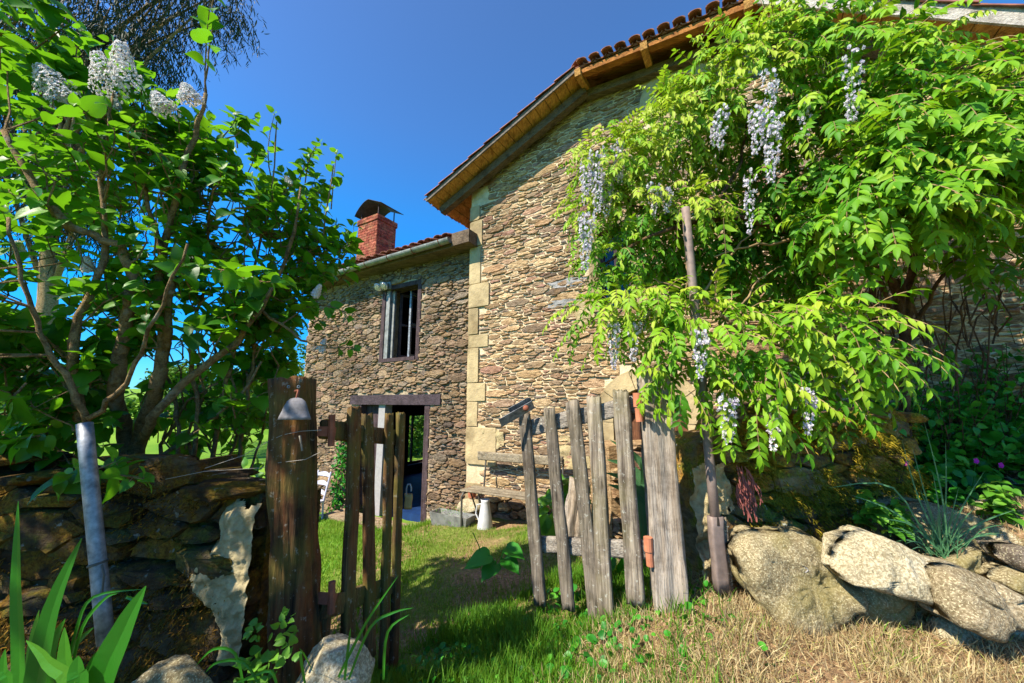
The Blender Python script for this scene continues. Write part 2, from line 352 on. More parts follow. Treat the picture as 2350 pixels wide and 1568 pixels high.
M['blade'] = m_leaf('iris_blade', [(0, (0.02, 0.15, 0.012)), (0.6, (0.045, 0.24, 0.016)), (1, (0.14, 0.36, 0.03))], (0.18, 0.5, 0.02), 0.35, 0.35, 0.4)
M['agave'] = m_leaf('blue_green_blade', [(0, (0.07, 0.20, 0.08)), (1, (0.12, 0.28, 0.12))], (0.15, 0.35, 0.08), 0.25, 0.5, 0.3)
M['grass'] = m_leaf('grass_blade', [(0, (0.035, 0.14, 0.008)), (0.45, (0.09, 0.24, 0.012)), (0.8, (0.22, 0.33, 0.03)), (1, (0.42, 0.36, 0.12))], (0.3, 0.45, 0.02), 0.35, 0.6, 0.2, use='tone')
M['straw'] = m_leaf('straw', [(0, (0.20, 0.12, 0.06)), (0.35, (0.38, 0.26, 0.13)), (0.65, (0.54, 0.42, 0.22)), (0.86, (0.60, 0.50, 0.28)), (1, (0.32, 0.36, 0.06))], (0.5, 0.38, 0.15), 0.2, 0.7, 0.15)
M['litter'] = m_leaf('dead_leaf', [(0, (0.10, 0.05, 0.025)), (0.6, (0.24, 0.13, 0.06)), (1, (0.38, 0.25, 0.12))], (0.3, 0.16, 0.05), 0.15, 0.8, 0.1)
M['lilac_flower'] = m_leaf('lilac_flower', [(0, (0.72, 0.60, 0.70)), (0.25, (0.84, 0.79, 0.82)), (1, (0.90, 0.88, 0.85))], (0.8, 0.75, 0.75), 0.35, 0.6, 0.2)
M['wist_flower'] = m_leaf('wisteria_flower', [(0, (0.46, 0.38, 0.55)), (0.5, (0.74, 0.68, 0.77)), (1, (0.90, 0.88, 0.90))], (0.8, 0.74, 0.86), 0.4, 0.6, 0.2)
M['pink'] = m_leaf('pink_flower', [(0, (0.50, 0.015, 0.36)), (1, (0.70, 0.04, 0.50))], (0.7, 0.05, 0.5), 0.3, 0.6, 0.2)
M['glass'] = None
t = NT('bulb_glass'); g = t.n.new('ShaderNodeBsdfGlass'); g.inputs['Color'].default_value = (0.95, 0.93, 0.85, 1); g.inputs['Roughness'].default_value = 0.05
M['glass'] = t.finish(g.outputs[0])
t = NT('pane_glass')
gl = t.n.new('ShaderNodeBsdfGlossy'); gl.inputs['Roughness'].default_value = 0.03
tp = t.n.new('ShaderNodeBsdfTransparent'); mxs = t.n.new('ShaderNodeMixShader'); mxs.inputs[0].default_value = 0.04
t.L(tp.outputs[0], mxs.inputs[1]); t.L(gl.outputs[0], mxs.inputs[2]); M['pane'] = t.finish(mxs.outputs[0])

def m_ground():
    t = NT('ground_soil'); c = t.n.new('ShaderNodeTexCoord'); v = c.outputs['Object']
    n1 = t.noise(v, 1.6, 6, 0.6); n2 = t.noise(v, 28, 6, 0.7); n3 = t.noise(v, 0.25, 4)
    dirt = t.ramp(n2, [(0.3, (0.13, 0.075, 0.04)), (0.55, (0.30, 0.19, 0.10)), (0.75, (0.46, 0.32, 0.18))])
    grs = t.ramp(n2, [(0.3, (0.05, 0.10, 0.010)), (0.7, (0.16, 0.24, 0.03))])
    far = t.ramp(n3, [(0.35, (0.10, 0.22, 0.018)), (0.65, (0.19, 0.32, 0.03))])
    near = t.mix(t.math('MULTIPLY', t.ramp(n1, [(0.42, 0.0), (0.58, 0.8)]), t.attr('lush')), dirt, grs)
    g = t.attr('tone')
    return t.finish(t.bsdf(t.mix(g, near, far), 0.95, 0, t.bump(n2, 0.8, 0.03), 0.1))
M['ground'] = m_ground()

# ------------------------------------------------------------------ terrain
_cp = [(0, 0, 0.05), (-1.02, 1.75, 0.05), (-0.72, 2.4, -0.24), (-0.2, 2.0, -0.05), (0.0, 1.5, 0.06), (0.2, 2.8, -0.10), (0.55, 2.5, -0.03), (0.73, 2.33, 0.08), (0.95, 2.28, 0.17),
       (1.2, 2.3, 0.23), (1.5, 2.12, 0.17), (1.9, 2.1, 0.20), (2.2, 1.95, 0.20), (2.6, 2.1, 0.28), (1.1, 1.7, 0.14), (1.5, 1.2, 0.12), (3.0, 1.4, 0.22), (2.2, 2.6, 0.42), (2.9, 2.75, 0.56), (3.6, 2.7, 0.66), (4.5, 2.5, 0.75),
       (-1.5, 1.2, 0.02), (-2.6, 1.2, 0.1), (-3, 2.2, 0.0), (-1.6, 2.2, -0.25), (-1.8, 3.0, -0.5), (-4, 3.5, -0.5), (-0.5, 3.6, -0.30), (0.6, 3.5, -0.12)]
for s_, t_, z_ in [(-3.65, 4.93, -0.34), (-3.0, 4.6, -0.38), (-2.2, 4.6, -0.22), (-1.4, 4.9, 0.06), (0.2, 4.9, 0.35), (2.0, 4.9, 0.62), (-4.8, 5.06, -0.78), (-6.0, 5.06, -0.86),
                   (-8.0, 5.06, -1.0), (-4.4, 3.9, -0.58), (-3.0, 3.7, -0.42), (-1.5, 3.9, -0.02), (-6.5, 3.9, -0.85), (1.0, 3.9, 0.45), (-9.5, 6.5, -1.1), (4.0, 5.0, 0.9), (-8, 9, -1.1), (-3, 9, -0.9), (3, 9, 0.3)]:
    p_ = FP(s_, t_, 0); _cp.append((p_.x, p_.y, z_))
_cp += [(-9, 4, -0.9), (-12, 12, -0.9), (6, 0, 0.3), (-6, 0, 0.1), (0, -3, 0.0), (-7, -5, 0.1), (7, -5, 0.2), (9, 8, 0.9), (0, 14, -0.5)]
_cp = np.array(_cp, dtype=float)
def _phi(r2): return np.where(r2 > 1e-12, 0.5 * r2 * np.log(np.maximum(r2, 1e-12)), 0.0)
_n = len(_cp); _d2 = ((_cp[:, None, :2] - _cp[None, :, :2]) ** 2).sum(-1)
_A = np.zeros((_n + 3, _n + 3)); _A[:_n, :_n] = _phi(_d2) + np.eye(_n) * 0.005
_A[:_n, _n] = 1; _A[:_n, _n + 1:] = _cp[:, :2]; _A[_n, :_n] = 1; _A[_n + 1:, :_n] = _cp[:, :2].T
_w = np.linalg.solve(_A, np.concatenate([_cp[:, 2], np.zeros(3)]))
def gz(x, y):
    """terrain height, vectorised"""
    x = np.asarray(x, float); y = np.asarray(y, float); sh = x.shape; x = x.ravel(); y = y.ravel(); out = np.zeros_like(x)
    for i in range(0, len(x), 20000):
        xs, ys = x[i:i + 20000], y[i:i + 20000]
        out[i:i + 20000] = _phi((xs[:, None] - _cp[None, :, 0]) ** 2 + (ys[:, None] - _cp[None, :, 1]) ** 2) @ _w[:_n] + _w[_n] + _w[_n + 1] * xs + _w[_n + 2] * ys
    d = np.hypot(x, y - 4)
    far = -1.0 + np.clip(d - 14, 0, None) * 0.062 - 0.00012 * np.clip(d - 14, 0, None) ** 2
    far = np.where(d > 250, -1.0 + 236 * 0.062 - 0.00012 * 236 ** 2, far)
    k = np.clip((d - 8) / 6, 0, 1); k = k * k * (3 - 2 * k)
    z = out * (1 - k) + far * k
    z += 0.018 * np.sin(x * 5.1 + 1.3 * np.sin(y * 3.7)) * np.sin(y * 4.3 + 0.7) + 0.008 * np.sin(x * 13 + y * 9) * np.sin(y * 15 - x * 4)
    return z.reshape(sh)
def g1(x, y): return float(gz(np.array([x]), np.array([y]))[0])

ax = np.concatenate([-np.geomspace(400, 7.2, 26), np.arange(-7, 7.01, 0.07), np.geomspace(7.2, 400, 22)])
ay = np.concatenate([-np.geomspace(60, 2.2, 10), np.arange(-2, 11.01, 0.07), np.geomspace(11.2, 500, 30)])
GX, GY = np.meshgrid(ax, ay); GZ = gz(GX, GY)
nx_, ny_ = len(ax), len(ay)
idx = np.arange(nx_ * ny_).reshape(ny_, nx_)
gf = np.stack([idx[:-1, :-1], idx[:-1, 1:], idx[1:, 1:], idx[1:, :-1]], -1).reshape(-1, 4)
td = np.hypot(GX + 0.5, GY - 3.2)
# meadow tone: grass away from the yard, and on the field left of the garden wall
tone = np.clip(np.maximum((td - 5.5) / 2.0, np.clip((-1.6 - GX) / 0.5, 0, 1) * np.clip((GY - 2.2) / 0.4, 0, 1)), 0, 1)
gr = mesh('ground', np.stack([GX, GY, GZ], -1).reshape(-1, 3), gf, M['ground'], smooth=True, tone=tone.ravel())
_lu = np.clip(1 - np.clip((GX - .15 - .35 * (GY - 1.2)) / .3, 0, 1) * np.clip((2.75 - GY) / .3, 0, 1), 0, 1)
_at = gr.data.attributes.new('lush', 'FLOAT', 'POINT'); _at.data.foreach_set('value', _lu.ravel().astype(np.float32))
tag(gr, kind='structure')

# ------------------------------------------------------------------ rubble masonry: weighted cells in a stretched plane
def clip_poly(P, a, b, c):
    """keep a*x + b*y <= c"""
    out = []
    for i in range(len(P)):
        p, q = P[i], P[(i + 1) % len(P)]
        dp = a * p[0] + b * p[1] - c; dq = a * q[0] + b * q[1] - c
        if dp <= 0: out.append(p)
        if (dp < 0 < dq) or (dq < 0 < dp):
            k = dp / (dp - dq); out.append((p[0] + (q[0] - p[0]) * k, p[1] + (q[1] - p[1]) * k))
    return out
def rubble(poly, P, seed, aniso=2.7, rmin=0.036, rmax=0.085, holes=(), gap=0.006, depth=(0.012, 0.035), tilt=0.0, rag=0.006, rpow=2.0, dense=1.0):
    """stones over the convex polygon poly [(x, z)]; P(x, d, z) gives world points, d metres out of the wall. Returns an MB."""
    rnd = random.Random(seed); mb = MB()
    ct, st = math.cos(tilt), math.sin(tilt)
    xs = [p[0] for p in poly]; zs = [p[1] for p in poly]
    area2 = sum(poly[i][0] * poly[(i + 1) % len(poly)][1] - poly[(i + 1) % len(poly)][0] * poly[i][1] for i in range(len(poly)))
    edges = []
    for i in range(len(poly)):
        (x0, z0), (x1, z1) = poly[i], poly[(i + 1) % len(poly)]
        a, b = (z1 - z0), -(x1 - x0)
        if area2 < 0: a, b = -a, -b
        edges.append((a, b, a * x0 + b * z0))
    def inside(x, z, m=0.0): return all(a * x + b * z <= c + m * math.hypot(a, b) for a, b, c in edges)
    def fwd(x, z): u, v = x * ct + z * st, -x * st + z * ct; return u / aniso, v
    def inv(u, v): u = u * aniso; return u * ct - v * st, u * st + v * ct
    # dart throwing with a hash grid
    cell = rmax; grid = {}; seeds = []
    W_, H_ = max(xs) - min(xs), max(zs) - min(zs)
    tries = int(W_ * H_ / aniso / (rmin * rmin) * 5.0 * dense)
    for _ in range(tries):
        x, z = rnd.uniform(min(xs) - 0.1, max(xs) + 0.1), rnd.uniform(min(zs) - 0.05, max(zs) + 0.05)
        if not inside(x, z, 0.04): continue
        u, v = fwd(x, z); r = rmin + (rmax - rmin) * rnd.random() ** rpow
        cu, cv = int(u // cell), int(v // cell); ok = True
        for i in range(cu - 2, cu + 3):
            for j in range(cv - 2, cv + 3):
                for (su, sv, sr) in grid.get((i, j), ()):
                    if (su - u) ** 2 + (sv - v) ** 2 < (0.62 * (sr + r)) ** 2: ok = False; break
                if not ok: break
            if not ok: break
        if ok:
            grid.setdefault((cu, cv), []).append((u, v, r)); seeds.append((u, v, r))
    kd = kdtree.KDTree(len(seeds))
    for i, (u, v, r) in enumerate(seeds): kd.insert((u, v, 0), i)
    kd.balance()
    for i, (u, v, r) in enumerate(seeds):
        x, z = inv(u, v)
        if not inside(x, z): continue
        if any(hx0 < x < hx1 and hz0 < z < hz1 for hx0, hx1, hz0, hz1 in holes): continue
        B = rmax * 2.2
        c = [(u - B, v - B), (u + B, v - B), (u + B, v + B), (u - B, v + B)]
        for (_, j, dd) in kd.find_n((u, v, 0), 22):
            if j == i: continue
            u2, v2, r2 = seeds[j]
            c = clip_poly(c, 2 * (u2 - u), 2 * (v2 - v), u2 * u2 + v2 * v2 - u * u - v * v + (r * r - r2 * r2) * 0.8)
            if len(c) < 3: break
        if len(c) < 3: continue
        c = [inv(*q) for q in c]
        for a, b, cc in edges:
            c = clip_poly(c, a, b, cc)
            if len(c) < 3: break
        if len(c) < 3: continue
        for hx0, hx1, hz0, hz1 in holes:
            if all(q[0] <= hx0 or q[0] >= hx1 or q[1] <= hz0 or q[1] >= hz1 for q in c) and not (min(q[0] for q in c) < hx0 and max(q[0] for q in c) > hx1) and not (min(q[1] for q in c) < hz0 and max(q[1] for q in c) > hz1): continue
            side = max((hx0 - x, 0), (x - hx1, 1), (hz0 - z, 2), (z - hz1, 3))[1]
            k = [(1, 0, hx0), (-1, 0, -hx1), (0, 1, hz0), (0, -1, -hz1)][side]
            c = clip_poly(c, *k)
            if len(c) < 3: break
        if len(c) < 3: continue
        cx = sum(q[0] for q in c) / len(c); cz = sum(q[1] for q in c) / len(c)
        # drop nearly repeated corners, cut and rag the corners
        c2 = [q for k, q in enumerate(c) if math.hypot(q[0] - c[k - 1][0], q[1] - c[k - 1][1]) > 0.012]
        if len(c2) < 3: continue
        pts = []
        for k in range(len(c2)):
            p, q = c2[k], c2[(k + 1) % len(c2)]
            L = math.hypot(q[0] - p[0], q[1] - p[1])
            e = min(0.22, 0.011 / max(L, 1e-6))
            for w in ((e, 0.5, 1 - e) if L > 0.09 else (e, 1 - e)):
                pts.append((p[0] + (q[0] - p[0]) * w + rnd.uniform(-rag, rag), p[1] + (q[1] - p[1]) * w + rnd.uniform(-rag, rag)))
        hx = max(abs(q[0] - cx) for q in pts); hz = max(abs(q[1] - cz) for q in pts)
        if hx < gap * 1.5 or hz < gap * 1.5: continue
        def shr(q, g): return cx + (q[0] - cx) * max(0.1, 1 - g / hx), cz + (q[1] - cz) * max(0.1, 1 - g / hz)
        d = rnd.uniform(*depth); ta, tb = rnd.uniform(-0.25, 0.25) * d / max(hx, .02), rnd.uniform(-0.5, 0.3) * d / max(hz, .02)
        n = len(pts); ring = []
        g = gap * rnd.uniform(0.6, 1.7)
        for (gg, dk) in ((g, -0.012), (g + 0.001, 0.55), (g + 0.011, 1.0)):
            for q in pts:
                qx, qz = shr(q, gg); dd = d * dk if dk < 0.9 else d + ta * (qx - cx) + tb * (qz - cz) + rnd.uniform(-.12, .12) * d
                ring.append(P(qx, max(dd, -0.01) if dk > 0 else -0.012, qz))
        ctr = P(cx + rnd.uniform(-.3, .3) * hx, d * rnd.uniform(1.0, 1.35), cz + rnd.uniform(-.3, .3) * hz)
        fs = [(r_ * n + k, r_ * n + (k + 1) % n, (r_ + 1) * n + (k + 1) % n, (r_ + 1) * n + k) for r_ in range(2) for k in range(n)]
        fs += [(2 * n + k, 2 * n + (k + 1) % n, 3 * n) for k in range(n)]
        mb.add(ring + [ctr], fs)
    return mb
def rough_sheet(poly_fn, P, x0, x1, z0, z1, nx, nz, amp, sc, seed):
    """a rough mortar surface in the wall frame; poly_fn(x, z) says whether a cell is kept"""
    mb = MB(); vs = []; off = Vector((seed * 3.1, seed * 1.7, seed))
    for j in range(nz + 1):
        for i in range(nx + 1):
            x = x0 + (x1 - x0) * i / nx; z = z0 + (z1 - z0) * j / nz
            vs.append(P(x, amp * noise.fractal(Vector((x, z, 0)) * sc + off, 1.0, 2.0, 4), z))
    fs = []
    for j in range(nz):
        for i in range(nx):
            if poly_fn(x0 + (x1 - x0) * (i + .5) / nx, z0 + (z1 - z0) * (j + .5) / nz):
                a = j * (nx + 1) + i; fs.append((a, a + 1, a + nx + 2, a + nx + 1))
    mb.add(vs, fs); return mb

def ashlar_block(P, x0, x1, z0, z1, d, seed, name, parent, rnd_=0.035, mat='ashlar', back=0.02):
    """one dressed block with worn, rounded outline"""
    rnd = random.Random(seed); pts = []
    r = min(rnd_, (x1 - x0) / 3, (z1 - z0) / 3)
    for (cx, cz, a0) in ((x1 - r, z1 - r, 0), (x0 + r, z1 - r, 90), (x0 + r, z0 + r, 180), (x1 - r, z0 + r, 270)):
        rr = r * rnd.uniform(0.3, 1.0)
        for k in range(4):
            a = R(a0 + 30 * k); pts.append((cx + (r - rr) * (1 if math.cos(R(a0 + 45)) > 0 else -1) + rr * math.cos(a) + rnd.uniform(-.004, .004),
                                            cz + (r - rr) * (1 if math.sin(R(a0 + 45)) > 0 else -1) + rr * math.sin(a) + rnd.uniform(-.004, .004)))
    cx, cz = (x0 + x1) / 2, (z0 + z1) / 2; n = len(pts); mb = MB(); ring = []
    for (k, dd) in ((1.0, -back), (0.995, d * .8), (0.97, d), (0.5, d + 0.003)):
        ring += [P(cx + (q[0] - cx) * k, dd + rnd.uniform(-.0015, .0015), cz + (q[1] - cz) * k) for q in pts]
    fs = [(i * n + k, i * n + (k + 1) % n, (i + 1) * n + (k + 1) % n, (i + 1) * n + k) for i in range(3) for k in range(n)]
    fs.append(tuple(3 * n + k for k in range(n)))
    mb.add(ring, fs)
    return mb.done(name, M[mat], parent)

# ------------------------------------------------------------------ the tall gabled house
house = thing('stone_house', FP(-0.5, 6.0, 0.0), 'tall gabled rubble stone farmhouse with half-hipped tiled roof behind the wisteria', 'house')
def PM(x, d, z): return FP(x, TM - d, z)
GAB = [(-3.76, -0.9), (3.5, -0.9), (3.5, 3.62), (0.62, 5.86), (-1.62, 5.98), (-3.76, 5.08)]
ARCH = (-1.56, -0.30, -0.2, 1.72)
WIN1 = (-1.62, -0.92, 2.55, 3.85)
OCU = (-0.78, 0.10, 5.02, 5.86)
QZ = [-0.55, 0.06, 0.34, 0.92, 1.32, 1.62, 2.20, 2.42, 2.88, 3.30, 3.98, 4.46, 4.74, 5.08]
QW = [0.30, 0.26, 0.58, 0.21, 0.36, 0.22, 0.40, 0.20, 0.42, 0.23, 0.26, 0.20, 0.36, 0.30]
holes_m = [(-1.56, -.30, -.2, 1.25), (-1.46, -.40, 1.25, 1.52), (-1.26, -.60, 1.52, 1.71), WIN1, (-.72, .04, 5.08, 5.80)] + [(-4.0, -3.76 + QW[i], QZ[i], QZ[i + 1]) for i in range(len(QZ) - 1)]
rb = rubble(GAB, PM, 11, aniso=3.1, rmin=0.026, rmax=0.090, holes=holes_m, gap=0.0072, depth=(0.004, 0.026), tilt=R(2.5), rpow=2.3, rag=0.010)
cw = len(rb.v)
# mortar behind the stones, openings left free: build it as strips between the openings
def wall_strips(mb, P, poly, holes, d, mi):
    xs = sorted(set([min(p[0] for p in poly), max(p[0] for p in poly)] + [h[0] for h in holes] + [h[1] for h in holes] + [p[0] for p in poly]))
    for x0, x1 in zip(xs[:-1], xs[1:]):
        xm = (x0 + x1) / 2
        c = clip_poly(clip_poly([tuple(p) for p in poly], 1, 0, x1), -1, 0, -x0)
        if len(c) < 3: continue
        cuts = sorted([(h[2], h[3]) for h in holes if h[0] < xm < h[1]])
        zlo = min(q[1] for q in c) - 1; lo = zlo
        for a, b in cuts + [(99, 99)]:
            q = clip_poly(clip_poly(c, 0, 1, a), 0, -1, -lo)
            if len(q) >= 3: mb.add([P(x, d, z) for x, z in q], [tuple(range(len(q)))], mi)
            lo = b
big_m = [(-1.39, -0.47, -0.2, 1.51), WIN1, (-0.58, -0.10, 5.20, 5.68)]
wall_strips(rb, PM, GAB, big_m, 0.0, 1)
# side and back faces of the house, reveals of the openings
for (a, b) in [((-3.76, -0.9), (-3.76, 5.10)), ((3.5, -0.9), (3.5, 3.62))]:
    rb.add([FP(a[0], TM, a[1]), FP(a[0], 11, a[1]), FP(b[0], 11, b[1]), FP(b[0], TM, b[1])], [(0, 1, 2, 3)], 1)
rb.add([FP(x, 11, z) for x, z in GAB], [tuple(range(len(GAB)))], 1)
for h in big_m:
    q = [(h[0], h[2]), (h[1], h[2]), (h[1], h[3]), (h[0], h[3])]
    for k in range(4):
        p0, p1 = q[k], q[(k + 1) % 4]
        rb.add([PM(p0[0], 0, p0[1]), PM(p1[0], 0, p1[1]), PM(p1[0], -0.35, p1[1]), PM(p0[0], -0.35, p0[1])], [(0, 1, 2, 3)], 1)
rb.done('wall', [M['rub_main'], M['mortar']], house)
for i in range(len(QZ) - 1):
    if i in (1, 12): continue
    ashlar_block(PM, -3.765, -3.76 + QW[i], QZ[i] + 0.004, QZ[i + 1] - 0.004, 0.022 + 0.006 * (i % 3), 40 + i, 'corner_stone', house, rnd_=0.06 if QW[i] > .4 else 0.03)
# cement repairs and bare lime around the small window
def blob(cx, cz, rx, rz, sd):
    def fn(x, z):
        a = math.atan2((z - cz) / rz, (x - cx) / rx); r = math.hypot((x - cx) / rx, (z - cz) / rz)
        return r < 0.75 + 0.35 * noise.noise(Vector((math.cos(a) * 1.6, math.sin(a) * 1.6, sd)))
    return fn
def patch(P, cx, cz, rx, rz, lift, sd, name, mat, parent):
    f = blob(cx, cz, rx, rz, sd)
    mb = rough_sheet(f, lambda x, d, z: P(x, d + lift, z), cx - rx * 1.1, cx + rx * 1.1, cz - rz * 1.1, cz + rz * 1.1, 34, 26, 0.03, 6.0, sd)
    return mb.done(name, M[mat], parent, smooth=True)
patch(PM, -1.95, 3.05, 0.42, 0.08, 0.012, 3, 'cement_patch', 'cement', house)
patch(PM, -2.05, 2.74, 0.40, 0.07, 0.012, 5, 'cement_patch', 'cement', house)
patch(PM, -1.72, 2.55, 0.22, 0.22, 0.030, 8, 'lime_patch', 'lime', house)
patch(PM, -3.28, 0.75, 0.30, 0.22, 0.018, 12, 'lime_patch', 'lime', house)
patch(PM, -1.95, 0.62, 0.34, 0.30, 0.026, 17, 'lime_patch', 'lime', house)
# window with pale stone surround
def surround(P, h, w, d, name, parent, seed):
    x0, x1, z0, z1 = h
    mb = MB()
    for a, b in (((x0, -0.12, z0), (x0 + w, d, z1 - w)), ((x1 - w, -0.12, z0), (x1, d, z1 - w)), ((x0, -0.12, z1 - w + .003), (x1, d + .002, z1))):
        mb.box(P, a, b)
    return mb.done(name, M['ashlar'], parent)
win = MB(); x0, x1, z0, z1 = WIN1
for a, b in (((x0 + .13, -.16, z0), (x0 + .18, -.11, z1 - .13)), ((x1 - .18, -.16, z0), (x1 - .13, -.11, z1 - .13)), ((x0 + .18, -.16, z0), (x1 - .18, -.11, z0 + .05)), ((x0 + .18, -.16, z1 - .18), (x1 - .18, -.11, z1 - .13)), (((x0 + x1) / 2 - .025, -.158, z0 + .05), ((x0 + x1) / 2 + .025, -.112, z1 - .18))):
    win.box(PM, a, b)
wo_ = win.done('window', M['dark_frame'], house)
surround(PM, WIN1, 0.13, 0.03, 'frame', wo_, 3)
pm = MB(); pm.add([PM(x0 + .1, -.135, z0), PM(x1 - .1, -.135, z0), PM(x1 - .1, -.135, z1 - .1), PM(x0 + .1, -.135, z1 - .1)], [(0, 1, 2, 3)]); pm.done('pane', M['pane'], wo_)
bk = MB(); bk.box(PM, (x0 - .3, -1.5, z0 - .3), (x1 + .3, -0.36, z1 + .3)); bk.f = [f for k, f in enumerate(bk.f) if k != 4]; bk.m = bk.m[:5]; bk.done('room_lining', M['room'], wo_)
# oval oculus of dressed stone
oc = MB(); N = 28; cx, cz = (OCU[0] + OCU[1]) / 2, (OCU[2] + OCU[3]) / 2
def ov(k, rx, rz): a = 2 * math.pi * k / N; return cx + rx * math.cos(a), cz + rz * math.sin(a)
for (ra, da), (rb_, db) in [(((.46, .44), -.02), ((.46, .44), .03)), (((.46, .44), .03), ((.27, .27), .03)), (((.27, .27), .03), ((.27, .27), -.3))]:
    b0 = []
    for k in range(N): b0.append(PM(ov(k, *ra)[0], da, ov(k, *ra)[1]))
    for k in range(N): b0.append(PM(ov(k, *rb_)[0], db, ov(k, *rb_)[1]))
    oc.add(b0, [(k, (k + 1) % N, N + (k + 1) % N, N + k) for k in range(N)])
oc.add([PM(*((ov(k, .27, .27)[0], -.28, ov(k, .27, .27)[1]))) for k in range(N)], [tuple(range(N))], 1)
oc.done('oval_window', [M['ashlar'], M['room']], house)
# arched doorway: ring of dressed voussoirs, jambs, brown boarded door
ax0, ax1, az0, az1 = ARCH; acx = (ax0 + ax1) / 2; spring = 1.05; ro, ri = (ax1 - ax0) / 2 + 0.06, 0.44
am = MB()
for k in range(5):
    a0, a1 = math.pi * k / 5 + 0.008, math.pi * (k + 1) / 5 - 0.008; vs = []; S = 5
    for dd in (0.03, -0.30):
        for rr in (ri, ro):
            for q in range(S + 1):
                a = a0 + (a1 - a0) * q / S; vs.append(PM(acx + rr * math.cos(a), dd, spring + rr * math.sin(a)))
    q = S + 1; fs = []
    for i in range(S):
        fs += [(i, i + 1, q + i + 1, q + i), (2 * q + i, 3 * q + i, 3 * q + i + 1, 2 * q + i + 1), (i, 2 * q + i, 2 * q + i + 1, i + 1), (q + i, q + i + 1, 3 * q + i + 1, 3 * q + i)]
    fs += [(0, q, 3 * q, 2 * q), (S, 2 * q + S, 3 * q + S, q + S)]
    am.add(vs, fs)
for sx in (-1, 1):
    for (za, zb, w) in ((-0.2, 0.42, 0.24), (0.425, 0.72, 0.18), (0.725, spring - .004, 0.24)):
        xa, xb = acx + sx * ri, acx + sx * (ri + w - 0.02)
        am.box(PM, (min(xa, xb), -.30, za), (max(xa, xb), 0.028, zb))
am.done('door_arch', M['ashlar'], house)
dm = MB()
for k in range(6): dm.box(PM, (acx - ri + k * .147 + .003, -.22, -.15), (acx - ri + (k + 1) * .147 - .003, -.18, 1.05))
vs = [PM(acx + ri * math.cos(math.pi * k / 14), -.19, 1.053 + ri * math.sin(math.pi * k / 14)) for k in range(15)]
dm.add(vs, [tuple(range(15))])
dm.done('door', M['door_brown'], house)
# a low plinth course of rough stones
pl = rubble([(-3.74, -0.5), (-1.75, -0.4), (-1.75, 0.12), (-3.74, -0.12)], lambda x, d, z: FP(x, TM - .04 - d, z), 77, aniso=1.8, rmin=.07, rmax=.14, gap=.012, depth=(.02, .09))
pl.done('plinth', M['rub_main'], house)

# roof of the house
ZL0, ZL1, ZR1 = 4.82, 6.01, 5.84          # verge underside heights: left eave tip, knee, peak
SL0, SK, SP, SR = -4.40, -1.57, 0.62, 3.95
kL = (ZL1 - ZL0) / (SK - SL0)
ZR0 = ZR1 - 0.775 * (SR - SP)
RIDGE_S, RIDGE_T = -0.45, 6.3; ZRG = ZL1 + kL * (RIDGE_S - SK)
rf = MB()
def slab(mb, quad, th, mi=0):
    a, b, c = quad[0], quad[1], quad[2]; n_ = (b - a).cross(c - a).normalized()
    if n_.z < 0: n_ = -n_
    lo = quad; hi = [p + n_ * th for p in quad]; k = len(quad)
    mb.add(lo + hi, [tuple(range(k))[::-1], tuple(range(k, 2 * k))] + [(i, (i + 1) % k, k + (i + 1) % k, k + i) for i in range(k)], mi)
up05 = Vector((0, 0, 0.035))
qL = [FP(SL0, TV, ZL0) + up05, FP(SK, TV, ZL1) + up05, FP(RIDGE_S, RIDGE_T, ZRG) + up05, FP(RIDGE_S, 11.3, ZRG) + up05, FP(SL0, 11.3, ZL0) + up05]
qH = [FP(SK, TV, ZL1) + up05, FP(SP, TV, ZR1) + up05, FP(RIDGE_S, RIDGE_T, ZRG) + up05]
qR = [FP(SP, TV, ZR1) + up05, FP(SR, TV, ZR0) + up05, FP(SR, 11.3, ZR0) + up05, FP(RIDGE_S, 11.3, ZRG) + up05, FP(RIDGE_S, RIDGE_T, ZRG) + up05]
for q in (qL, qH, qR): slab(rf, q, 0.03)
roof = rf.done('roof', M['tile'], house)
def pipe_tile(mb, a, b, up, r, n=6, conv=True, th=0.014, taper=0.86):
    """a canal tile from lower end a to upper end b"""
    a, b = Vector(a), Vector(b); d = (b - a).normalized(); s = d.cross(up).normalized(); u = s.cross(d).normalized()
    vs = []; sg = 1 if conv else -1
    for (p, k) in ((a, 1.0), (b, taper)):
        for rr in (r * k, r * k - th):
            for i in range(n + 1):
                x = math.pi * i / n; vs.append(p + s * (rr * math.cos(x)) + u * (sg * rr * .48 * math.sin(x)))
    q = n + 1; fs = []
    for i in range(n):
        fs += [(i, i + 1, 2 * q + i + 1, 2 * q + i), (q + i, 3 * q + i, 3 * q + i + 1, q + i + 1), (i, q + i, q + i + 1, i + 1), (2 * q + i, 2 * q + i + 1, 3 * q + i + 1, 3 * q + i)]
    fs += [(0, 2 * q, 3 * q, q), (n, q + n, 3 * q + n, 2 * q + n)]
    mb.add(vs, fs)
def tile_field(mb, o, along, upv, n_col, pitch, n_row, length, rnd, lift=0.06, inset=None):
    """columns of cover and channel tiles: o = lower corner, along = unit vector of the eave, upv = unit vector up the slope"""
    nrm = along.cross(upv).normalized()
    if nrm.z < 0: nrm = -nrm
    for c in range(n_col):
        for r_ in range(n_row):
            if inset and not inset(c, r_): continue
            j = rnd.uniform(-.012, .012); a = o + along * (c * pitch + j) + upv * (r_ * length * .8 + rnd.uniform(-.012, .012)) + nrm * (lift + .012 + rnd.uniform(-.006, .006))
            pipe_tile(mb, a, a + upv * length - nrm * .012, nrm, pitch * .42)
            b = a + along * (pitch / 2) - nrm * .016 + upv * (0.05 if r_ == 0 else 0.01)
            pipe_tile(mb, b, b + upv * length - nrm * .012, nrm, pitch * .44, conv=False, taper=0.9)
rnd = random.Random(5)
tm = MB()
upL = (FP(SK, 0, ZL1) - FP(SL0, 0, ZL0)).normalized()
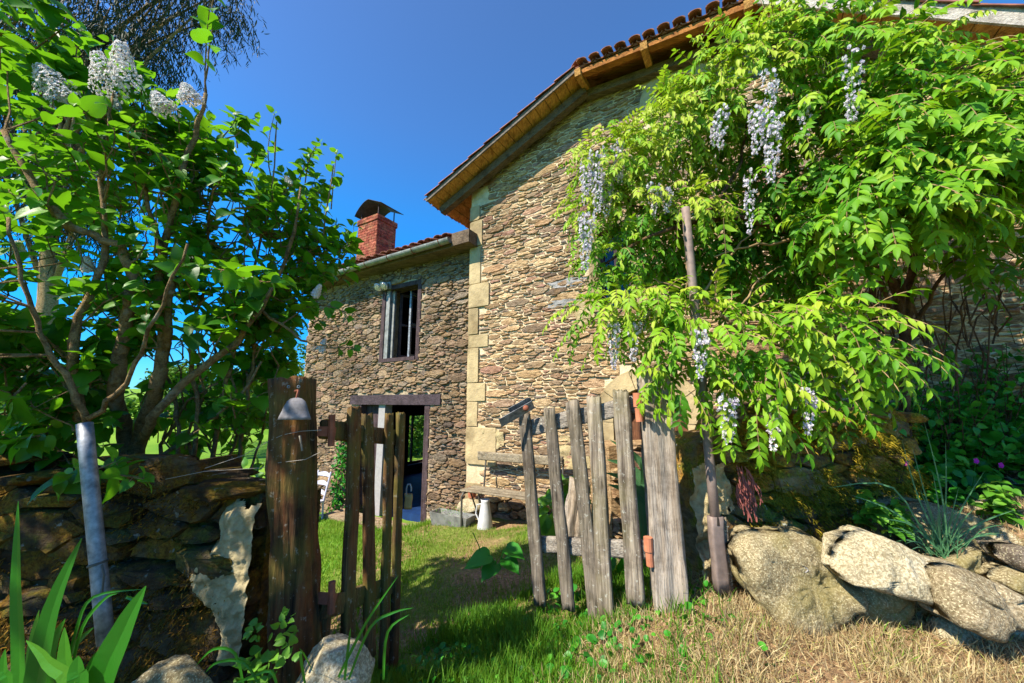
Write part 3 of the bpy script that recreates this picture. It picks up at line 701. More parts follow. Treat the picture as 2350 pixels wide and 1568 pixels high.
tile_field(tm, FP(SL0 - .06, TV + .10, ZL0 - .01), E2, upL, 14, 0.21, 9, 0.42, rnd)
alH = (FP(SP, TV, ZR1) - FP(SK, TV, ZL1)).normalized(); upH = (FP(RIDGE_S, RIDGE_T, ZRG) - FP((SK + SP) / 2, TV, (ZL1 + ZR1) / 2)).normalized()
tile_field(tm, FP(SK + .12, TV - .07, ZL1 - .015), alH, upH, 12, 0.18, 4, 0.42, rnd, inset=lambda c, r_: r_ * .42 < min(c, 11 - c) * .26 + .5)
upR = (FP(SP, 0, ZR1) - FP(SR, 0, ZR0)).normalized()
tile_field(tm, FP(SR + .06, TV + .10, ZR0 - .01), E2, upR, 6, 0.21, 11, 0.42, rnd)
# hip tiles up the two arrises
for (a, b, n_) in ((FP(SK, TV, ZL1), FP(RIDGE_S, RIDGE_T, ZRG), 6), (FP(SP, TV, ZR1), FP(RIDGE_S, RIDGE_T, ZRG), 6)):
    for k in range(n_):
        p = a + (b - a) * (k / n_) + Vector((0, 0, .115)); q = a + (b - a) * ((k + 1.15) / n_) + Vector((0, 0, .105))
        pipe_tile(tm, p, q, Vector((0, 0, 1)), 0.12)
# verge tiles: a flat stepped course along both gable edges
for (sa, za, sb, zb, n_) in ((SL0, ZL0, SK, ZL1, 9), (SR, ZR0, SP, ZR1, 11)):
    for k in range(n_):
        f0, f1 = k / n_, (k + 1.12) / n_
        p = FP(sa + (sb - sa) * f0, TV - .02, za + (zb - za) * f0 + .085); q = FP(sa + (sb - sa) * min(f1, 1), TV - .02, za + (zb - za) * min(f1, 1) + .066)
        pipe_tile(tm, p + E2 * .07, q + E2 * .07, Vector((0, 0, 1)), 0.105, n=6)
tm.done('tiles', M['tile'], roof)
# soffit boards under the verges and under the left eave
def boards(sa, za, sb, zb, t0, t1, w, th, name, mat, seed):
    rnd = random.Random(seed); L = math.hypot(sb - sa, zb - za); n_ = int(L / w); mb = MB()
    for k in range(n_):
        f0, f1 = k / n_ + .0045 / L * 1.3, (k + 1) / n_ - .0045 / L * 1.3; dz = rnd.uniform(-.004, .004)
        s0, s1 = sa + (sb - sa) * f0, sa + (sb - sa) * f1; a0, a1 = za + (zb - za) * f0 + dz, za + (zb - za) * f1 + dz
        vs = [FP(s, t_, z + h) for h in (0, th) for (s, z, t_) in ((s0, a0, t0), (s1, a1, t0), (s1, a1, t1), (s0, a0, t1))]
        mb.add(vs, [(3, 2, 1, 0), (4, 5, 6, 7), (0, 1, 5, 4), (1, 2, 6, 5), (2, 3, 7, 6), (3, 0, 4, 7)])
    return mb.done(name, M[mat], roof)
boards(SL0 + .02, ZL0, SK - .01, ZL1, TV + .015, 11.2, 0.172, .022, 'soffit', 'soffit', 1)
boards(SP + .01, ZR1, SR, ZR0, TV + .015, TM + .1, 0.172, .022, 'soffit', 'soffit', 2)
hb = MB(); 
for k in range(4):
    t0, t1 = TV + .02 + k * .135, TV + .02 + k * .135 + .131
    z_of = lambda t_: (t_ - TV) * 0.30
    hb.add([FP(s, t_, z + z_of(t_) + h) for h in (0, .02) for (s, z, t_) in ((SK, ZL1, t0), (SP, ZR1, t0), (SP, ZR1, t1), (SK, ZL1, t1))],
           [(3, 2, 1, 0), (4, 5, 6, 7), (0, 1, 5, 4), (1, 2, 6, 5), (2, 3, 7, 6), (3, 0, 4, 7)])
hb.done('soffit', M['eave_pine'], roof)
fb = MB(); fb.bar(FP(SK + .02, TV + .04, ZL1 - .035), FP(SP, TV + .04, ZR1 - .035), 0.10, 0.075); fb.done('eave_beam', M['eave_pine'], roof)
for (s, nm) in ((SK + .05, 'rafter_end'), (-0.62, 'rafter_end'), (0.52, 'rafter_end')):
    z = ZL1 + (ZR1 - ZL1) * (s - SK) / (SP - SK)
    r_ = MB(); r_.bar(FP(s, TV - .06, z - .075), FP(s, TM + .1, z + .04), 0.085, 0.10); r_.done(nm, M['soffit'], roof)
bb = MB(); bb.bar(FP(SL0 - .01, TV, ZL0 + .03), FP(SK, TV, ZL1 + .03), 0.022, 0.075); bb.done('barge_board', M['barge'], roof)
bb = MB(); bb.bar(FP(SP, TV, ZR1 + .015), FP(SR, TV, ZR0 + .015), 0.024, 0.15); bb.done('barge_board', M['fascia'], roof)
rr = MB(); rr.bar(FP(SL0 + .10, TM - .17, ZL0 - .075), FP(SK + .05, TM - .17, ZL1 - .09), 0.12, 0.13); rr.done('rafter', M['rafter'], roof)
rr = MB(); rr.bar(FP(SK, TM - .10, ZL1 - .10), FP(SP, TM - .10, ZR1 - .10), 0.10, 0.12); rr.done('rafter', M['rafter'], roof)
rr = MB(); rr.bar(FP(SP, TM - .12, ZR1 - .10), FP(SR, TM - .12, ZR0 - .10), 0.12, 0.13); rr.done('rafter', M['rafter'], roof)

# ------------------------------------------------------------------ the lower wing
wing = thing('stone_wing', FP(-6.0, 7.0, -0.8), 'low rubble stone wing with brick chimney, zinc gutter and open plank door', 'house')
def PW(x, d, z): return FP(x, TW - d, z)
WL, WR_, WTOP = -8.72, -3.75, 4.16
DOOR = (-6.66, -4.70, -0.95, 1.27); WIN2 = (-6.12, -5.02, 2.10, 3.68)
LINT = (-6.92, -4.43, 1.25, 1.46)
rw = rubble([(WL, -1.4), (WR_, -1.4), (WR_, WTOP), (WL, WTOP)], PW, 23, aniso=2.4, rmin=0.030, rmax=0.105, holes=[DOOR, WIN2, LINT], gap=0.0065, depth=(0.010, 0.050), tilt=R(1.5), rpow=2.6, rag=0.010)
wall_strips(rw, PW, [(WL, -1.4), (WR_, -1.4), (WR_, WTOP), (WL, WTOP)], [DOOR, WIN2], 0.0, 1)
for h in (DOOR, WIN2):
    q = [(h[0], h[2]), (h[1], h[2]), (h[1], h[3]), (h[0], h[3])]
    for k in range(4):
        p0, p1 = q[k], q[(k + 1) % 4]
        rw.add([PW(p0[0], 0, p0[1]), PW(p1[0], 0, p1[1]), PW(p1[0], -0.45, p1[1]), PW(p0[0], -0.45, p0[1])], [(0, 1, 2, 3)], 1)
# end walls, back wall, inner faces and floors; the far end has a window one sees through the door
EW = (8.05, 9.35, -0.50, 0.97); BACK = 10.6
def PE(x, d, z): return FP(WL + d, x, z)       # end wall: x runs into the house
wall_strips(rw, PE, [(TW, -1.4), (BACK, -1.4), (BACK, 4.0), (7.9, 5.2), (TW, 4.1)], [EW], 0.0, 1)
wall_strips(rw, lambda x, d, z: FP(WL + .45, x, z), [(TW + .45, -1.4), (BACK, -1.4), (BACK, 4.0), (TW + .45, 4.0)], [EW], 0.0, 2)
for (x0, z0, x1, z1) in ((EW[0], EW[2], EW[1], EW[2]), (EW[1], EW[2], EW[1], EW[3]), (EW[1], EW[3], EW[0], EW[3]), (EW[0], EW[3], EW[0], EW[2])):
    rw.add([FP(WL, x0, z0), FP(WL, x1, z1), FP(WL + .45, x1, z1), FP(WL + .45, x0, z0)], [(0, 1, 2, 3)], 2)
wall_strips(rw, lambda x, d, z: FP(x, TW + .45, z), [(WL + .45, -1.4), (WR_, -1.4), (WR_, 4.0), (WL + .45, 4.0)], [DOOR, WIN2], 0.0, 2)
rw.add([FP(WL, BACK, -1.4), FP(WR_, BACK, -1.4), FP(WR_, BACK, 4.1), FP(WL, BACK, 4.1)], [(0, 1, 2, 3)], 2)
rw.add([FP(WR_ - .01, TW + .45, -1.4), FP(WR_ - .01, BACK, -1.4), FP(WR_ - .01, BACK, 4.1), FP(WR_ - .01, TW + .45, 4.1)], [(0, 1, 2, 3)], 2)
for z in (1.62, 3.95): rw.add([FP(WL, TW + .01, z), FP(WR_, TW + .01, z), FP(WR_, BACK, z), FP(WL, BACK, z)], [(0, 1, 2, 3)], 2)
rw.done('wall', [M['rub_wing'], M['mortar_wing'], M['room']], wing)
fl = MB(); fl.box(FP, (WL + .01, TW + .30, -1.0), (WR_ - .02, BACK - .01, -0.74)); fl.done('room_floor', M['room_floor'], wing)
st = MB(); st.box(FP, (-6.95, TW - .42, -1.2), (-4.45, TW - .022, -0.80)); sill = st.done('door_step', M['rub_main'], wing)
ew = MB()
for (a, b) in (((WL + .2, EW[0], EW[2]), (WL + .26, EW[0] + .06, EW[3])), ((WL + .2, EW[1] - .06, EW[2]), (WL + .26, EW[1], EW[3])), ((WL + .2, EW[0] + .06, EW[2]), (WL + .26, EW[1] - .06, EW[2] + .06)),
               ((WL + .2, EW[0] + .06, EW[3] - .06), (WL + .26, EW[1] - .06, EW[3])), ((WL + .2, 8.36, EW[2] + .06), (WL + .26, 8.41, EW[3] - .06))):
    ew.box(FP, a, b)
ew.done('window', M['dark_frame'], wing)
# front door: lintel, frame, white centre post, dark leaf on the left
lm = MB(); lm.box(PW, (LINT[0] + .01, -.28, LINT[2] + .012), (LINT[1] - .01, .035, LINT[3] - .008)); lm.done('lintel', M['lintel'], wing)
df = MB()
df.box(PW, (DOOR[0], -.22, -.80), (DOOR[0] + .09, .015, DOOR[3])); df.done('door_jamb', M['dark_frame'], wing)
df = MB(); df.box(PW, (DOOR[1] - .12, -.22, -.80), (DOOR[1], .015, DOOR[3])); df.done('door_jamb', M['dark_frame'], wing)
wp = MB(); wp.box(PW, (-6.08, -.20, -.80), (-5.90, -.02, DOOR[3])); wp.done('door_post', M['white_wood'], wing)
dl = MB()
for k in range(3): dl.box(PW, (DOOR[0] + .092 + k * .16, -.16, -.70), (DOOR[0] + .092 + k * .16 + .156, -.12, DOOR[3])) 
dl.done('door', M['dark_frame'], wing)
# upper window
x0, x1, z0, z1 = WIN2; wf = MB()
for a, b in (((x0, -.20, z0), (x0 + .10, .02, z1)), ((x1 - .09, -.20, z0), (x1, .02, z1)), ((x0 + .10, -.20, z0), (x1 - .09, .035, z0 + .07)), ((x0 + .10, -.20, z1 - .09), (x1 - .09, .018, z1))): wf.box(PW, a, b)
w2 = wf.done('window', M['dark_frame'], wing)
sm = MB()
for (xa, xb) in ((x0 + .10, x0 + .21), (x0 + .225, x0 + .285)): sm.box(PW, (xa, -.10, z0 + .07), (xb, .0 if xa < x0 + .2 else -.06, z1 - .09))
sm.done('shutter', M['zinc'], w2)
# casement leaves standing open into the room
for (xa, ang, mt) in ((x0 + .31, 72, 'dark_frame'), (x0 + .62, 100, 'galv')):
    cm = MB(); ca, sa = math.cos(R(ang)), math.sin(R(ang))
    Q = lambda x, y, z: PW(xa + x * ca - y * sa, -.20 - (x * sa + y * ca), z)
    for a, b in (((0, 0, z0 + .1), (.05, .04, z1 - .12)), ((.40, 0, z0 + .1), (.45, .04, z1 - .12)), ((.05, 0, z0 + .1), (.40, .04, z0 + .16)), ((.05, 0, z1 - .18), (.40, .04, z1 - .12)), ((.05, 0, (z0 + z1) / 2 - .02), (.40, .04, (z0 + z1) / 2 + .02))): cm.box(Q, a, b)
    ca_ = cm.done('casement', M[mt], w2)
ib = MB(); ib.box(PW, (x1 - .26, -.5, z0 + .1), (x1 - .13, -.4, z0 + .52)); ib.done('jug', M['white_wood'], w2)
# twin flood lamps above the window's left corner, with the cable
lp = thing('flood_lamp', PW(-6.02, .05, 3.72), 'twin glass flood lamps on a bracket at the corner of the upstairs window', 'lamp')
bm_ = MB(); bm_.box(PW, (-6.16, .03, 3.60), (-5.84, .06, 3.75)); bm_.done('bracket', M['zinc'], lp)
for sx in (-6.11, -5.93):
    hd = MB(); axv = (-E2 * .75 - Vector((0, 0, .66)))
    hd.lathe(PW(sx, .07, 3.72), [(.02, 0), (.035, .02), (.05, .07), (.085, .10), (.09, .12), (.0, .118)], 16, axis=axv)
    hd.done('lamp_head', M['enamel'], lp, smooth=True)
    gb = MB(); gb.lathe(PW(sx, .07, 3.72) + axv.normalized() * .12, [(.078, 0), (.072, .025), (.045, .05), (0, .06)], 16, axis=axv); gb.done('bulb', M['glass'], lp, smooth=True)
cb = MB(); cb.tube([PW(-5.86, .06, 3.72), PW(-5.75, .07, 3.84), PW(-5.62, .06, 3.76), PW(-5.55, .06, 3.9), PW(-5.56, .05, 4.06)], .009, 6); cb.done('cable', M['iron'], lp)
# gutter, eave stub and roof of the wing
ws = 0.36; ridge_t = 7.9
rf = MB(); te = TW - .36
slab(rf, [FP(WL - .22, te, 4.13), FP(WR_ - .05, te, 4.13), FP(WR_ - .05, ridge_t, 4.13 + ws * (ridge_t - te)), FP(WL - .22, ridge_t, 4.13 + ws * (ridge_t - te))], .03)
slab(rf, [FP(WL - .22, ridge_t, 4.13 + ws * (ridge_t - te)), FP(WR_ - .05, ridge_t, 4.13 + ws * (ridge_t - te)), FP(WR_ - .05, BACK + .3, 4.0), FP(WL - .22, BACK + .3, 4.0)], .03)
wroof = rf.done('roof', M['tile'], wing)
tm = MB(); upW = (E2 + Vector((0, 0, ws))).normalized()
tile_field(tm, FP(WL - .15, te - .07, 4.11), E1, upW, 25, 0.2, 3, 0.42, random.Random(9))
tm.done('tiles', M['tile'], wroof)
gm = MB(); a, b = FP(WL - .2, te - .075, 4.02), FP(-3.98, te - .075, 4.065); nseg = 10; r_ = .075
dv = (b - a).normalized(); sv = dv.cross(Vector((0, 0, 1))).normalized(); vs = []
for p in (a, b):
    for rr_ in (r_, r_ - .006):
        for i in range(nseg + 1):
            x = math.pi * i / nseg; vs.append(p + sv * (rr_ * math.cos(x)) - Vector((0, 0, 1)) * (rr_ * math.sin(x)) + Vector((0, 0, .03)))
q = nseg + 1; fs = []
for i in range(nseg): fs += [(i, i + 1, 2 * q + i + 1, 2 * q + i), (q + i, 3 * q + i, 3 * q + i + 1, q + i + 1), (i, q + i, q + i + 1, i + 1)]
fs += [tuple(2 * q + k for k in range(nseg + 1)), (0, 2 * q, 3 * q, q), (nseg, q + nseg, 3 * q + nseg, 2 * q + nseg)]
gm.add(vs, fs)
gut = gm.done('gutter', M['zinc'], wing)
for k in range(8):
    bk = MB()
    p = a + (b - a) * (0.04 + k * .131)
    pts = [p + sv * ((r_ + .004) * math.cos(math.pi * i / 8)) - Vector((0, 0, (r_ + .004) * math.sin(math.pi * i / 8) - .03)) for i in range(9)]
    bk.tube(pts, .008, 5)
    bk.done('bracket', M['rust'], gut)
sb = MB(); sb.box(FP, (-3.97, TW - .40, 3.97), (-3.60, TW + .1, 4.20)); sb.done('eave_block', M['rafter'], wing)
sb = MB(); sb.box(FP, (WL, TW - .34, 3.985), (-3.97, TW - .005, 4.06)); sb.done('eave_board', M['rafter'], wing)
# chimney of real bricks with a metal cowl
CH0, CH1, CT0, CT1, CZ0, CZ1 = -8.70, -7.90, 6.2, 6.84, 4.3, 6.38
core = MB(); core.box(FP, (CH0 + .01, CT0 + .01, CZ0), (CH1 - .01, CT1 - .01, CZ1 - .01)); ch = core.done('chimney', M['brick_joint'], wing)
br = MB(); rnd = random.Random(3); bh = .066; nrow = int((CZ1 - CZ0) / (bh + .011))
for r_ in range(nrow):
    z = CZ0 + r_ * (bh + .011); out = .028 if r_ >= nrow - 2 else 0.0
    for (u0, u1, fn) in ((CH0, CH1, lambda u, d, zz: FP(u, CT0 - d, zz)), (CT0, CT1, lambda u, d, zz: FP(CH1 + d, u, zz)), (CT0, CT1, lambda u, d, zz: FP(CH0 - d, u, zz)), (CH0, CH1, lambda u, d, zz: FP(u, CT1 + d, zz))):
        L = (u1 - u0) + 2 * out; nb = max(2, round(L / .225)); w = L / nb; u = u0 - out - (w / 2 if r_ % 2 else 0)
        while u < u1 + out - .01:
            x0, x1 = max(u, u0 - out) + .005, min(u + w, u1 + out) - .005
            if x1 - x0 > .02: br.box(fn, (x0, -.05, z), (x1, out + .003 + rnd.uniform(0, .004), z + bh))
            u += w
br.done('bricks', M['brick'], ch)
for (s, t_) in ((CH0 + .05, CT0 + .05), (CH1 - .05, CT0 + .05), (CH0 + .05, CT1 - .05), (CH1 - .05, CT1 - .05)):
    cwl = MB(); cwl.tube([FP(s, t_, CZ1 - .02), FP(s, t_, CZ1 + (.20 if s < -8.3 else .30))], .018, 6); cwl.done('cowl_leg', M['cowl'], ch)
sh = MB(); NS = 14; vs = []
for t_ in (CT0 - .08, CT1 + .08):
    for h in (0, .012):
        for k in range(NS + 1):
            f = k / NS; s = CH0 - .10 + (CH1 - CH0 + .30) * f
            if f < .5: zc = CZ1 + .12 + .36 * math.sin(math.pi * .5 * f / .5) ** .8
            else: zc = CZ1 + .48 - (f - .5) * .50
            vs.append(FP(s, t_, zc + h))
q = NS + 1; fs = []
for k in range(NS): fs += [(k, k + 1, 2 * q + k + 1, 2 * q + k), (q + k, 3 * q + k, 3 * q + k + 1, q + k + 1), (k, q + k, q + k + 1, k + 1), (2 * q + k, 2 * q + k + 1, 3 * q + k + 1, 3 * q + k)]
fs += [(0, 2 * q, 3 * q, q), (NS, q + NS, 3 * q + NS, 2 * q + NS)]
sh.add(vs, fs); sh.done('cowl', M['cowl'], ch, smooth=True)
# ivy on the lower wing wall comes with the plants

# ------------------------------------------------------------------ weathered timber
def plank(name, b, t, w, th, wdir, mat, parent, seed, nz=18, rag=0.004, groove=0.003, top_rag=0.01, rnd_=0.25, smooth=True, bulge=0.0):
    """a worn board or post from b to t; w along wdir, th across it"""
    b, t = Vector(b), Vector(t); ax_ = (t - b).normalized(); wd = Vector(wdir); wd = (wd - ax_ * wd.dot(ax_)).normalized(); td = ax_.cross(wd)
    rnd = random.Random(seed); L = (t - b).length
    K = max(5, int(w / 0.012)); T = max(2, int(th / 0.016)); prof = []
    K = min(K, 16); T = min(T, 12)
    for i in range(K): prof.append((-0.5 + i / K, -0.5))
    for i in range(T): prof.append((0.5, -0.5 + i / T))
    for i in range(K): prof.append((0.5 - i / K, 0.5))
    for i in range(T): prof.append((-0.5, 0.5 - i / T))
    n = len(prof); gv = [rnd.gauss(0, groove) for _ in range(n)]; off = Vector((seed * 1.37, seed * .71, 0)); vs = []
    tops = [rnd.uniform(-top_rag, top_rag) for _ in range(n)]
    cr = min(w, th) * rnd_
    for j in range(nz + 1):
        f = j / nz
        bow = Vector((noise.noise(Vector((f * 2.2, seed, 0))), noise.noise(Vector((f * 2.2, seed, 9))), 0)) * 0.008
        kw = 1 + 0.05 * noise.noise(Vector((f * 3, seed, 5))) + bulge * (1 - f) ** 3
        for i, (u, v) in enumerate(prof):
            x, y = u * w * kw, v * th * kw
            # soften the corners
            ex, ey = max(0, abs(x) - (w * kw / 2 - cr)), max(0, abs(y) - (th * kw / 2 - cr))
            if ex > 0 and ey > 0:
                d = math.hypot(ex, ey)
                if d > cr: x -= math.copysign(ex - ex * cr / d, x); y -= math.copysign(ey - ey * cr / d, y)
            r = 1 + (gv[i] + groove * 1.2 * noise.noise(Vector((i * .9, f * L * 5, seed))) + rag * noise.noise(Vector((u * 4, v * 4, f * L * 6)) + off)) / max(0.02, math.hypot(x, y))
            h = f * L
            if j == nz: h += tops[i]
            if j == 0: h += tops[-i] * .6
            vs.append(b + ax_ * h + (wd * x + td * y) * r + bow)
    fs = [(j * n + i, j * n + (i + 1) % n, (j + 1) * n + (i + 1) % n, (j + 1) * n + i) for j in range(nz) for i in range(n)]
    for (base, rev) in ((0, True), (nz * n, False)):
        c = sum((vs[base + i] for i in range(n)), Vector()) / n; vs.append(c - ax_ * (0.006 if not rev else -0.004)); ci = len(vs) - 1
        fs += [((base + (i + 1) % n, base + i, ci) if rev else (base + i, base + (i + 1) % n, ci)) for i in range(n)]
    return mesh(name, vs, fs, M[mat], parent, smooth=smooth)

XA = Vector((1, 0, 0)); ZA = Vector((0, 0, 1))
# left gate post with its bell, screws and wires
lpB, lpT = at(688, 1600, 1.76), at(675, 872, 1.76)
post_l = thing('gate_post', lpB, 'dark old oak gate post carrying the bell, in the shade of the lilac', 'post', 'gate posts')
plank('post', lpB - ZA * .1, lpT, 0.160, 0.185, Vector((1, .18, 0)), 'post_dark', post_l, 3, nz=44, rag=.012, groove=.0055, top_rag=.008, rnd_=.28)
for (x, y) in ((663, 888), (686, 888)):
    e = MB(); c = at(x, y, 1.655); e.lathe(c, [(.003, 0), (.007, .001), (.0075, .004), (.004, .005), (.003, .002)], 14, axis=Vector((0, -1, 0))); e.done('screw_eye', M['galv'], post_l, smooth=True)
sp = MB(); sp.bar(at(688, 1000, 1.645), at(694, 1035, 1.64), .006, .006); sp.done('splinter', M['gate_grey'], post_l)
blb = at(676, 963, 1.635)
bell = thing('bell', blb, 'flat grey half bell hung on the dark gate post', 'bell')
bp = MB(); S_ = 0.088 / 1.0
prof = [(.072, 0), (.068, .012), (.058, .035), (.050, .058), (.040, .078), (.024, .090), (.006, .094)]
vs = []; nA = 12
for (dr, sg) in ((0, 1), (-.004, 1)):
    for (r, h) in prof:
        for k in range(nA + 1):
            a = math.pi * k / nA; vs.append(blb + Vector((-(r + dr) * math.cos(a), -max(0, (r + dr)) * .42 * math.sin(a), h)))
q = nA + 1; Lp = len(prof); fs = []
for i in range(Lp - 1):
    for k in range(nA):
        a0 = i * q + k; fs.append((a0, a0 + 1, a0 + q + 1, a0 + q)); c0 = Lp * q + a0; fs.append((c0, c0 + q, c0 + q + 1, c0 + 1))
for k in range(nA): fs.append((k, Lp * q + k, Lp * q + k + 1, k + 1))
bp.add(vs, fs); bp.done('body', M['bell'], bell, smooth=True)
h = MB(); h.tube([blb + ZA * .090, blb + ZA * .125 + Vector((0, .01, 0)), at(677, 898, 1.66)], .006, 6); h.done('hanger', M['rust'], bell)
for (pts) in ([(470, 1075), (560, 1045), (618, 1012), (650, 998), (690, 990), (738, 987)], [(380, 1100), (470, 1082), (600, 1074), (640, 1062), (700, 1055), (735, 1038)]):
    wv = MB(); wv.tube([at(x, y, 1.66 if x > 615 else 1.78) for x, y in pts], .0013, 5)
    o = wv.done('fence_wire', M['wire'], None, loc=at(*pts[0], 1.8))
    tag(o, 'thin wire across the bell post, ' + ('upper of the two' if pts[0][1] == 1075 else 'lower of the two, reaching the wall top'), 'wire', 'wires on the gate post')
# left gate leaf, swung in: pickets, rails, hinge
lg = thing('gate_leaf', at(760, 1500, 1.9), 'brown gate leaf standing open beside the bell post', 'gate', 'gate leaves')
pd = Vector((.30, .95, 0)).normalized(); pn = Vector((.95, -.30, 0))
for i, (tx, ty, bx, by, Y, w) in enumerate([(813, 935, 795, 1495, 1.95, .070), (843, 951, 848, 1512, 2.10, .070), (893, 951, 879, 1528, 2.24, .066), (920, 948, 903, 1545, 2.36, .066)]):
    plank('picket', at(bx, by, Y), at(tx, ty, Y), w, .030, pd, 'gate_dark', lg, 20 + i, nz=24, rag=.006, groove=.0022)
for (ya, yb) in ((985, 1004), (1398, 1338)):
    plank('rail', at(738, ya, 1.80), at(912, yb, 2.40), .092, .034, ZA, 'gate_dark', lg, 31 + ya, nz=14, rag=.006, groove=.002)
for yy in (962, 1345):
    hg = MB(); hg.bar(at(740, yy + 28, 1.79), at(760, yy + 30, 1.86), .05, .045); hg.tube([at(762, yy - 10, 1.80), at(760, yy + 62, 1.80)], .016, 8); hg.done('hinge', M['rust'], lg)
hg = MB(); hg.tube([at(748, 1375, 1.86), at(742, 1462, 1.86)], .03, 8); hg.done('lower_stile', M['gate_dark'], lg)
pk = thing('padlock', at(938, 1165, 2.32), 'open brass padlock hanging from the end picket of the brown gate leaf', 'padlock')
pl_ = MB(); c = at(937, 1150, 2.32)
plank('body', c - ZA * .045, c + ZA * .04, .046, .022, XA, 'brass', pk, 2, nz=6, rag=.001, groove=0, top_rag=0, rnd_=.35)
s_ = MB(); s_.tube([c + Vector((-.014, 0, .03)), c + Vector((-.014, 0, .075)), c + Vector((-.006, 0, .095)), c + Vector((.006, 0, .095)), c + Vector((.014, 0, .075)), c + Vector((.014, 0, .055))], .005, 6); s_.done('shackle', M['galv'], pk)

# right gate post and its lintel-like leaning grain
rpB, rpT = at(1541, 1408, 2.34), at(1500, 858, 2.36)
post_r = thing('gate_post', rpB, 'pale grey weathered gate post with split top beside the wisteria', 'post', 'gate posts')
plank('post', rpB - ZA * .08, rpT, 0.178, 0.15, Vector((1, -.25, 0)), 'post_grey', post_r, 8, nz=44, rag=.010, groove=.0045, top_rag=.05, rnd_=.22, bulge=0.05)
# right gate leaf
rg = thing('gate_leaf', at(1330, 1430, 2.55), 'grey lichened gate leaf with five pickets hinged on the pale post', 'gate', 'gate leaves')
rd = Vector((.68, -.45, 0)).normalized()
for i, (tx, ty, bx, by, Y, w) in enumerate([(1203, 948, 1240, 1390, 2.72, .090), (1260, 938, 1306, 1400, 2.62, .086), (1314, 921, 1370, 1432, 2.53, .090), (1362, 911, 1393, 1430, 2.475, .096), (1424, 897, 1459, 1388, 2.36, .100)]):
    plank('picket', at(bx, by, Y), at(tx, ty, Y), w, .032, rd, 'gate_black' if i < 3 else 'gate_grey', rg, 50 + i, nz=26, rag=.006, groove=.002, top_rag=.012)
for (xa, ya, xb, yb, k) in ((1205, 985, 1482, 922, 0), (1240, 1248, 1486, 1262, 1)):
    plank('rail', at(xa, ya, 2.77), at(xb, yb, 2.35), .105, .036, ZA, 'rail_grey', rg, 63 + k, nz=16, rag=.008, groove=.002)
a, b = at(1148, 972, 2.62), at(1222, 930, 2.66); d = (b - a).normalized()
stp = MB(); upn = Vector((.25, -.4, .88)); sN = d.cross(upn).normalized(); uu = sN.cross(d).normalized(); pts = []
W2 = .036
path = [a + sN * 0, b, b + d * .012 - sN * .012, b + d * .012 - sN * .045, b - sN * .055 - d * .01, a - sN * .055 + d * .10]
vs = [p + uu * h for p in path for h in (-W2, W2)] + [p + uu * h - sN * .003 for p in path for h in (-W2, W2)]
n_ = len(path); fs = []
for i in range(n_ - 1): fs += [(2 * i, 2 * i + 1, 2 * i + 3, 2 * i + 2), (2 * n_ + 2 * i, 2 * n_ + 2 * i + 2, 2 * n_ + 2 * i + 3, 2 * n_ + 2 * i + 1), (2 * i, 2 * i + 2, 2 * n_ + 2 * i + 2, 2 * n_ + 2 * i), (2 * i + 1, 2 * n_ + 2 * i + 1, 2 * n_ + 2 * i + 3, 2 * i + 3)]
stp.add(vs, fs); sto = stp.done('latch_strap', M['galv'], rg)
bl_ = MB(); bl_.lathe(at(1207, 937, 2.612), [(.0, .016), (.012, .015), (.020, .008), (.021, 0)], 14, axis=Vector((-.2, -.95, .1))); bl_.done('bolt', M['rust'], sto, smooth=True)
for (xa, ya, k) in ((1462, 902, 0), (1487, 1233, 1)):
    hg = MB()
    hg.tube([at(xa, ya, 2.30), at(xa + 2, ya + 32, 2.30)], .026, 12); hg.tube([at(xa + 3, ya + 33, 2.30), at(xa + 6, ya + 66, 2.30)], .022, 12)
    hg.bar(at(xa + 16, ya + 8, 2.32), at(xa + 20, ya + 64, 2.32), .02, .03, up=XA)
    hg.done('hinge', M['clay_red'], rg, smooth=False)
jr = MB(); jr.bar(at(1504, 1170, 2.30), at(1517, 1360, 2.30), .012, .02, up=XA); jr.done('hinge_rod', M['rust'], rg)

# galvanised post on the left, wisteria pole on the right
gpB, gpT = at(243, 1475, 1.52), at(194, 972, 1.52)
gp = thing('metal_post', gpB, 'leaning galvanised steel post in front of the dark mossy wall', 'post')
tb = MB(); tb.tube([gpB + (gpT - gpB) * k / 6 for k in range(7)], .0245, 16); tb.done('tube', M['galv'], gp, smooth=True)
rgm = MB(); c = gpB + (gpT - gpB) * .34; rgm.lathe(c - ZA * .004, [(.0245, 0), (.029, .002), (.029, .008), (.0245, .010)], 16, axis=(gpT - gpB)); rgm.tube([c + Vector((.026, -.01, 0)), c + Vector((.05, -.02, -.03)), c + Vector((.055, -.02, -.10))], .0035, 5); rgm.done('wire_tie', M['iron'], gp)
wpB, wpT = at(1655, 1335, 2.28), at(1573, 478, 2.34)
pole = thing('support_pole', wpB, 'brown metal pole propping up the wisteria, square at its foot', 'pole')
tb = MB(); tb.tube([wpB + (wpT - wpB) * (.13 + .87 * k / 8) for k in range(9)], .027, 16); tb.done('tube', M['pole'], pole, smooth=True)
plank('foot', wpB - ZA * .05, wpB + (wpT - wpB) * .15, .078, .05, Vector((1, .1, 0)), 'pole', pole, 4, nz=6, rag=.001, groove=0, top_rag=0, rnd_=.15)
plank('splint', wpB + Vector((.052, .02, -.05)), wpB + (wpT - wpB) * .145 + Vector((.052, .02, 0)), .03, .045, Vector((1, .1, 0)), 'slate', pole, 6, nz=6, rag=.004, groove=.001)

